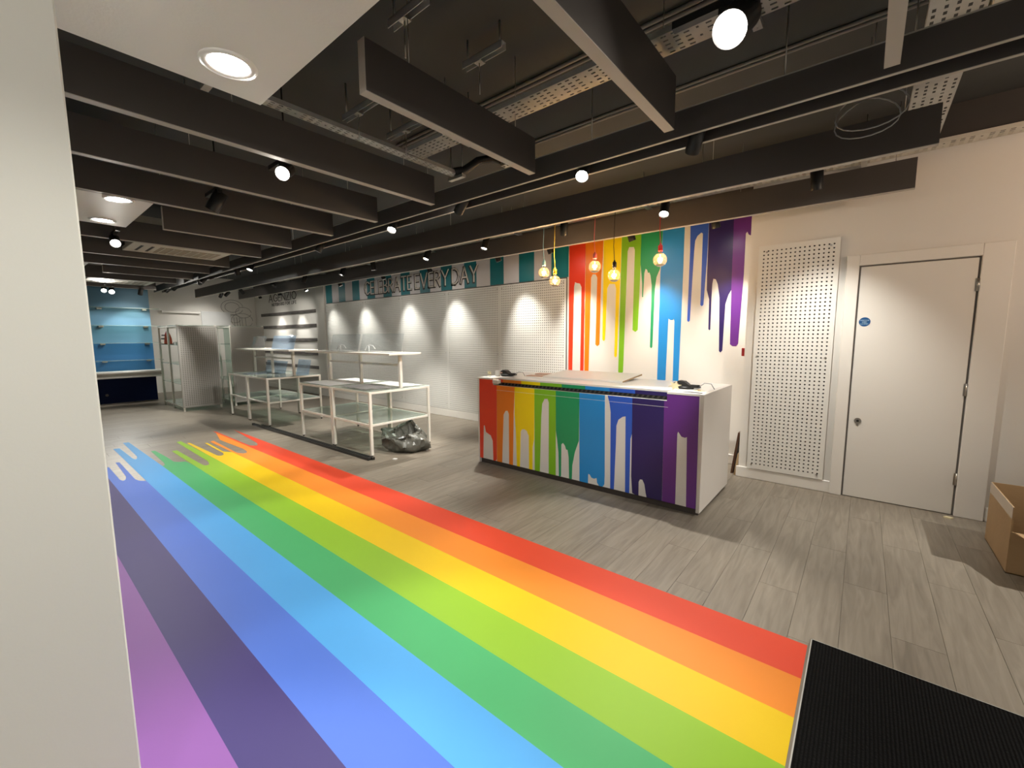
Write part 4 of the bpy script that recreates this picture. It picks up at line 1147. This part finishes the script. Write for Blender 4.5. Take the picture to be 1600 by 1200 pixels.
# acrylic stands and sheets
def sheet(x0, x1, y, z0, z1, m_, name, label, lean=0.06, cat='acrylic sheet', posts=False):
    s = thing(name, label, cat, ((x0 + x1) / 2, y, z0))
    b = MB(); i = 0
    t = 0.004
    b.v += [(x0, y, z0), (x1, y, z0), (x1, y + t, z0), (x0, y + t, z0), (x0, y + lean, z1), (x1, y + lean, z1), (x1, y + lean + t, z1), (x0, y + lean + t, z1)]
    for q in ((3, 2, 1, 0), (4, 5, 6, 7), (0, 1, 5, 4), (1, 2, 6, 5), (2, 3, 7, 6), (3, 0, 4, 7)):
        b.f.append(q); b.s.append(False)
    b.build('sheet', m_, s)
    MB().box(x0, x1, y - 0.10, y, z0, z0 + 0.004).build('foot_lip', m_, s)
    return s
sheet(-6.62, -5.80, 3.42, 1.30, 1.555, 'acrylic', 'acrylic_stand', 'clear acrylic stand on the near raised shelf, left one')
sheet(-5.74, -4.74, 3.42, 1.30, 1.555, 'acrylic', 'acrylic_stand', 'clear acrylic stand on the near raised shelf, right one')
sheet(-9.75, -9.10, 3.36, 1.30, 1.54, 'acrylic', 'acrylic_stand', 'clear acrylic stand on the far raised shelf, left one')
sheet(-8.75, -7.80, 3.36, 1.30, 1.545, 'acrylic_blue', 'acrylic_stand', 'bluish acrylic stand on the far raised shelf')
sheet(-9.40, -8.45, 3.46, 0.832, 1.06, 'acrylic_blue', 'acrylic_sheet', 'blue-filmed acrylic sheet standing on the far table, left one')
sheet(-7.95 - 0.35, -7.80, 3.60, 0.832, 1.10, 'acrylic_blue', 'acrylic_sheet', 'blue-filmed acrylic sheet standing on the far table, right one')
tag(MB().prism([(-9.2, 2.98), (-8.72, 2.93), (-8.68, 3.30), (-9.1, 3.34)], 'xy', 0.832, 0.837).build('acrylic_sheet', 'acrylic_blue', loc=(-9, 3.1, 0.832)), 'blue-filmed acrylic sheet lying flat on the far table', 'acrylic sheet')
for x, t in ((-5.95, 'left'), (-5.2, 'right')):
    s = thing('price_holder', 'small clear hoop-shaped holder on the near raised shelf, %s one' % t, 'holder', (x, 3.25, 1.30))
    MB().tube([(x - 0.12, 3.25, 1.33), (x - 0.07, 3.25, 1.385), (x, 3.25, 1.40), (x + 0.08, 3.25, 1.39), (x + 0.13, 3.25, 1.35)], 0.006, 6).build('hoop', 'paper', s)
    MB().tube([(x - 0.02, 3.25, 1.30), (x - 0.02, 3.25, 1.39)], 0.005, 6).build('stem', 'paper', s)
    MB().cbox(x - 0.05, x + 0.03, 3.21, 3.29, 1.30, 1.306, 0.001).build('foot', 'acrylic', s)
# papers on the near tables
for i, (p_, m_, t) in enumerate((([(-6.56, 2.93), (-5.70, 2.92), (-5.72, 3.74), (-6.52, 3.78)], 'paper', 'large white paper sheet on the second table'),
                                 ([(-5.58, 2.98), (-4.90, 2.95), (-4.80, 3.30), (-5.50, 3.40)], 'paper_grey', 'crumpled grey plastic sheet on the nearest table'),
                                 ([(-5.5, 3.45), (-4.85, 3.42), (-4.75, 3.78), (-5.55, 3.8)], 'paper', 'white paper sheet at the back of the nearest table'))):
    cx = sum(a for a, _ in p_) / 4; cy = sum(c for _, c in p_) / 4
    b = MB(); N = 10; base = len(b.v)
    for u in range(N + 1):
        for v in range(N + 1):
            a, c = u / N, v / N
            x = (p_[0][0] * (1 - a) + p_[1][0] * a) * (1 - c) + (p_[3][0] * (1 - a) + p_[2][0] * a) * c
            y = (p_[0][1] * (1 - a) + p_[1][1] * a) * (1 - c) + (p_[3][1] * (1 - a) + p_[2][1] * a) * c
            b.v.append((x, y, 0.8335 + random.random() * (0.012 if m_ == 'paper_grey' else 0.004)))
    for u in range(N):
        for v in range(N):
            k = base + u * (N + 1) + v
            b.f.append((k, k + N + 1, k + N + 2, k + 1)); b.s.append(True)
    tag(b.build('paper_sheet', m_, loc=(cx, cy, 0.833)), t, 'paper sheet')

# =================================================================== SHELF UNITS WITH PEGBOARD ENDS
def unit(x0, x1, y0, y1, label, h=1.78):
    u = thing('shelf_unit', label, 'shelf unit', ((x0 + x1) / 2, (y0 + y1) / 2, 0), 'glass shelf units with pegboard ends')
    L = 0.035; xm = (x0 + x1) / 2
    for x in (x0, xm - L / 2, x1 - L):
        for y in (y0, y1 - L):
            MB().cbox(x, x + L, y, y + L, 0, h, 0.003).build('post', 'frame_white', u)
    for z in (h - 0.02, 0.10):
        for y in (y0, y1 - L):
            MB().cbox(x0 + L, x1 - L, y + 0.004, y + L - 0.004, z - 0.02, z, 0.002).build('rail', 'frame_white', u)
        for x in (x0, x1 - L):
            MB().cbox(x + 0.004, x + L - 0.004, y0 + L, y1 - L, z - 0.02, z, 0.002).build('rail', 'frame_white', u)
    for z in (1.365, 0.965, 0.56, 0.105, h - 0.012):
        for a, c in ((x0 + L, xm - L / 2), (xm + L / 2, x1 - L)):
            MB().box(a, c, y0 + 0.004, y1 - 0.004, z, z + 0.008).build('glass_shelf', 'glass_green', u)
    MB().box(x0 + L, x1 - L, (y0 + y1) / 2 - 0.003, (y0 + y1) / 2 + 0.003, 0.11, h - 0.03).build('back_pane', 'glass_green', u)
    o = bpy.data.objects.new('pegboard_end', peg_mesh('pegboard_end', y1 - y0, h - 0.10, 0.0375, 0.0085, 'peg_grey', 0.008))
    COL.objects.link(o); o.parent = u
    o.rotation_euler = (0, 0, math.pi / 2)
    o.location = Vector((x1 + 0.012, y0, 0.08)) - Vector(u.location)
    MB().box(x1, x1 + 0.004, y0 + 0.01, y1 - 0.01, 0.09, h - 0.03).build('end_hole_shade', 'peg_dark', u)  # dark sheet painting the shade seen through the end board's holes
unit(-12.30, -10.72, 2.355, 3.04, 'white glass shelf unit with pegboard end, nearer the blue wall')
unit(-12.30, -10.72, 3.29, 3.97, 'white glass shelf unit with pegboard end, nearer the far bay')
sb = thing('toy_boat', 'orange sail-shaped ornament on the shelf unit beside the blue wall', 'ornament', (-12.12, 2.46, 1.373))
MB().prism([(2.42, 1.39), (2.56, 1.39), (2.555, 1.50), (2.53, 1.60), (2.49, 1.70), (2.45, 1.62), (2.43, 1.50)], 'yz', -12.15, -12.09).build('sail', 'orange_toy', sb)
MB().box(-12.14, -12.10, 2.385, 2.45, 1.565, 1.59).build('arm', 'letter_dark', sb)
MB().box(-12.14, -12.10, 2.37, 2.44, 1.485, 1.515).build('arm', 'letter_dark', sb)
MB().cbox(-12.17, -12.07, 2.37, 2.57, 1.373, 1.392, 0.003).build('base', 'plank_brown', sb)
sc_ = thing('small_box', 'tiny black and white box on the shelf beside the orange ornament', 'box', (-11.3, 2.45, 1.373))
MB().cbox(-11.36, -11.29, 2.42, 2.48, 1.373, 1.43, 0.003).build('dark_half', 'black', sc_)
MB().cbox(-11.29, -11.21, 2.42, 2.48, 1.373, 1.425, 0.003).build('pale_half', 'paper', sc_)

# =================================================================== THINGS ON THE FLOOR
def rail_bar(p0, p1, wd, h, z, label):
    s = thing('track_bar', label, 'metal bar', (p0[0], p0[1], z), 'black bars on the floor')
    d = Vector((p1[0] - p0[0], p1[1] - p0[1])).normalized(); n = Vector((-d.y, d.x)) * wd / 2
    q = [(p0[0] - n.x, p0[1] - n.y), (p1[0] - n.x, p1[1] - n.y), (p1[0] + n.x, p1[1] + n.y), (p0[0] + n.x, p0[1] + n.y)]
    MB().prism(q, 'xy', z, z + h).build('bar', 'black_rail', s)
    m2 = n * 0.35
    q = [(p0[0] - m2.x, p0[1] - m2.y), (p1[0] - m2.x, p1[1] - m2.y), (p1[0] + m2.x, p1[1] + m2.y), (p0[0] + m2.x, p0[1] + m2.y)]
    MB().prism(q, 'xy', z + h, z + h + 0.002).build('groove', 'rubber', s)
    for k in (0, 1):
        e = p0 if k == 0 else p1
        MB().cbox(e[0] - 0.012, e[0] + 0.012, e[1] - wd / 2 - 0.002, e[1] + wd / 2 + 0.002, z, z + h + 0.003, 0.002).build('end_cap', 'black', s)
rail_bar((-8.10, 2.735), (-4.60, 2.80), 0.034, 0.032, 0.0, 'long black track bar lying on the floor nearest the rainbow')
rail_bar((-7.85, 2.785), (-4.58, 2.845), 0.034, 0.032, 0.0, 'long black track bar lying just behind the other one')

# rubbish bag
bag = thing('rubbish_bag', 'crumpled open grey rubbish bag at the nearest table leg', 'bag', (-4.62, 3.40, 0))
rx = Vector((0.77, 0.637)); fx = Vector((-0.637, 0.77))
N, prof = 44, [(0.02, 0.0, 0.0), (0.72, 0.004, 0.0), (0.95, 0.05, 0.0), (1.0, 0.10, -0.01), (0.95, 0.15, -0.02), (0.88, 0.19, -0.04), (0.82, 0.215, -0.06), (0.86, 0.235, -0.08), (0.80, 0.225, -0.075), (0.70, 0.15, -0.03), (0.5, 0.10, 0)]
b = MB(); rings = []
for k, (s, z, sh) in enumerate(prof):
    i0 = len(b.v)
    for q in range(N):
        t = 2 * math.pi * q / N
        cu, cv = math.cos(t), math.sin(t)
        rough = 1 + 0.10 * math.sin(5 * t + k) * (k > 0) + 0.05 * math.sin(11 * t + 2.1 * k)
        u = 0.30 * s * cu * rough + sh * 1.3
        v = 0.20 * s * cv * rough
        zz = z
        if k >= 4:
            tilt = (k - 3) / 4 if k <= 7 else 1.0 - 0.25 * (k - 7)
            peak = math.exp(-((t - 1.05) / 0.5) ** 2) * 0.105
            zz = z * 1.12 + tilt * (0.03 * cv + peak + (-0.045 if cv < 0 and cu < 0.3 else 0))
        zz = zz + 0.012 * math.sin(7 * t + 3 * k) * (0 < k < 8 and z > 0.01)
        P = Vector((-4.62, 3.40)) + rx * u + fx * v
        b.v.append((P.x, P.y, max(zz, 0.0)))
    rings.append(i0)
for i, j in zip(rings, rings[1:]):
    for q in range(N):
        e = (q + 1) % N
        b.f.append((i + q, i + e, j + e, j + q)); b.s.append(q % 3 != 0)
b.build('bag_skin', 'bag', bag)
b = MB()
for k in range(7):
    P = Vector((-4.62, 3.40)) + rx * (-0.10 + 0.035 * k) + fx * (-0.04 + 0.03 * (k % 3))
    ball(b, (P.x, P.y, 0.135 + 0.012 * (k % 2)), 0.045, 8, 6)
b.build('crumpled_contents', 'paper_grey', bag)
tag(MB().prism([(-4.40, 3.0), (-4.36, 3.01), (-4.365, 3.05), (-4.41, 3.035)], 'xy', 0, 0.012).build('paper_scrap', 'paper', loc=(-4.5, 3.06, 0)), 'small white paper scrap on the floor by the rubbish bag', 'paper')
tag(MB().prism([(0.60, 4.86), (0.64, 4.84), (0.66, 4.87), (0.62, 4.885)], 'xy', 0, 0.01).build('paper_scrap', 'cream', loc=(0.63, 4.86, 0)), 'tiny yellow paper scrap by the door frame', 'paper')

# cardboard box at the right edge
bx = thing('cardboard_box', 'open brown cardboard box with pale tape at the right edge', 'cardboard box', (1.08, 4.24, 0))
x0, x1, y0, y1, h = 0.785, 1.40, 3.94, 4.54, 0.43
for nm, a in (('side', (x0, x0 + 0.006, y0, y1)), ('side', (x1 - 0.006, x1, y0, y1)), ('side', (x0 + 0.006, x1 - 0.006, y0, y0 + 0.006)), ('side', (x0 + 0.006, x1 - 0.006, y1 - 0.006, y1))):
    if a[3] < 4.0:   # near side is cut down to a torn edge
        MB().box(*a, 0.001, 0.27).build(nm, 'card', bx)
    else:
        MB().box(*a, 0.001, h).build(nm, 'card', bx)
MB().box(x0, x1, y0, y1, 0.0005, 0.006).build('bottom', 'card', bx)
MB().box(x0 - 0.0012, x0, y0, y1, h - 0.075, h).build('tape', 'tape', bx)
b = MB(); i = 0
b.v += [(x0 + 0.02, y0, 0.27), (x1, y0, 0.27), (x1, y0 - 0.22, 0.25), (x0 + 0.10, y0 - 0.22, 0.26), (x0 + 0.02, y0, 0.265), (x1, y0, 0.265), (x1, y0 - 0.22, 0.245), (x0 + 0.10, y0 - 0.22, 0.255)]
for q in ((0, 1, 2, 3), (7, 6, 5, 4), (0, 4, 5, 1), (1, 5, 6, 2), (2, 6, 7, 3), (3, 7, 4, 0)):
    b.f.append(q); b.s.append(False)
b.build('flap', 'card', bx)
b = MB(); ball(b, (1.12, 4.25, 0.22), 0.20, 20, 12)
fm = b.build('foam_bundle', 'foam', None, loc=(1.12, 4.25, 0.02)); tag(fm, 'white foam bundle inside the cardboard box', 'packing foam')
tag(MB().tube([(0.86, 4.02, 0.20), (0.92, 3.99, 0.14), (1.0, 3.98, 0.10), (1.1, 3.99, 0.13), (1.2, 4.0, 0.2)], 0.014, 8).build('green_cable', 'cable_green', loc=(1.0, 4.0, 0.1)), 'dark green cable coiled at the front of the cardboard box', 'cable')
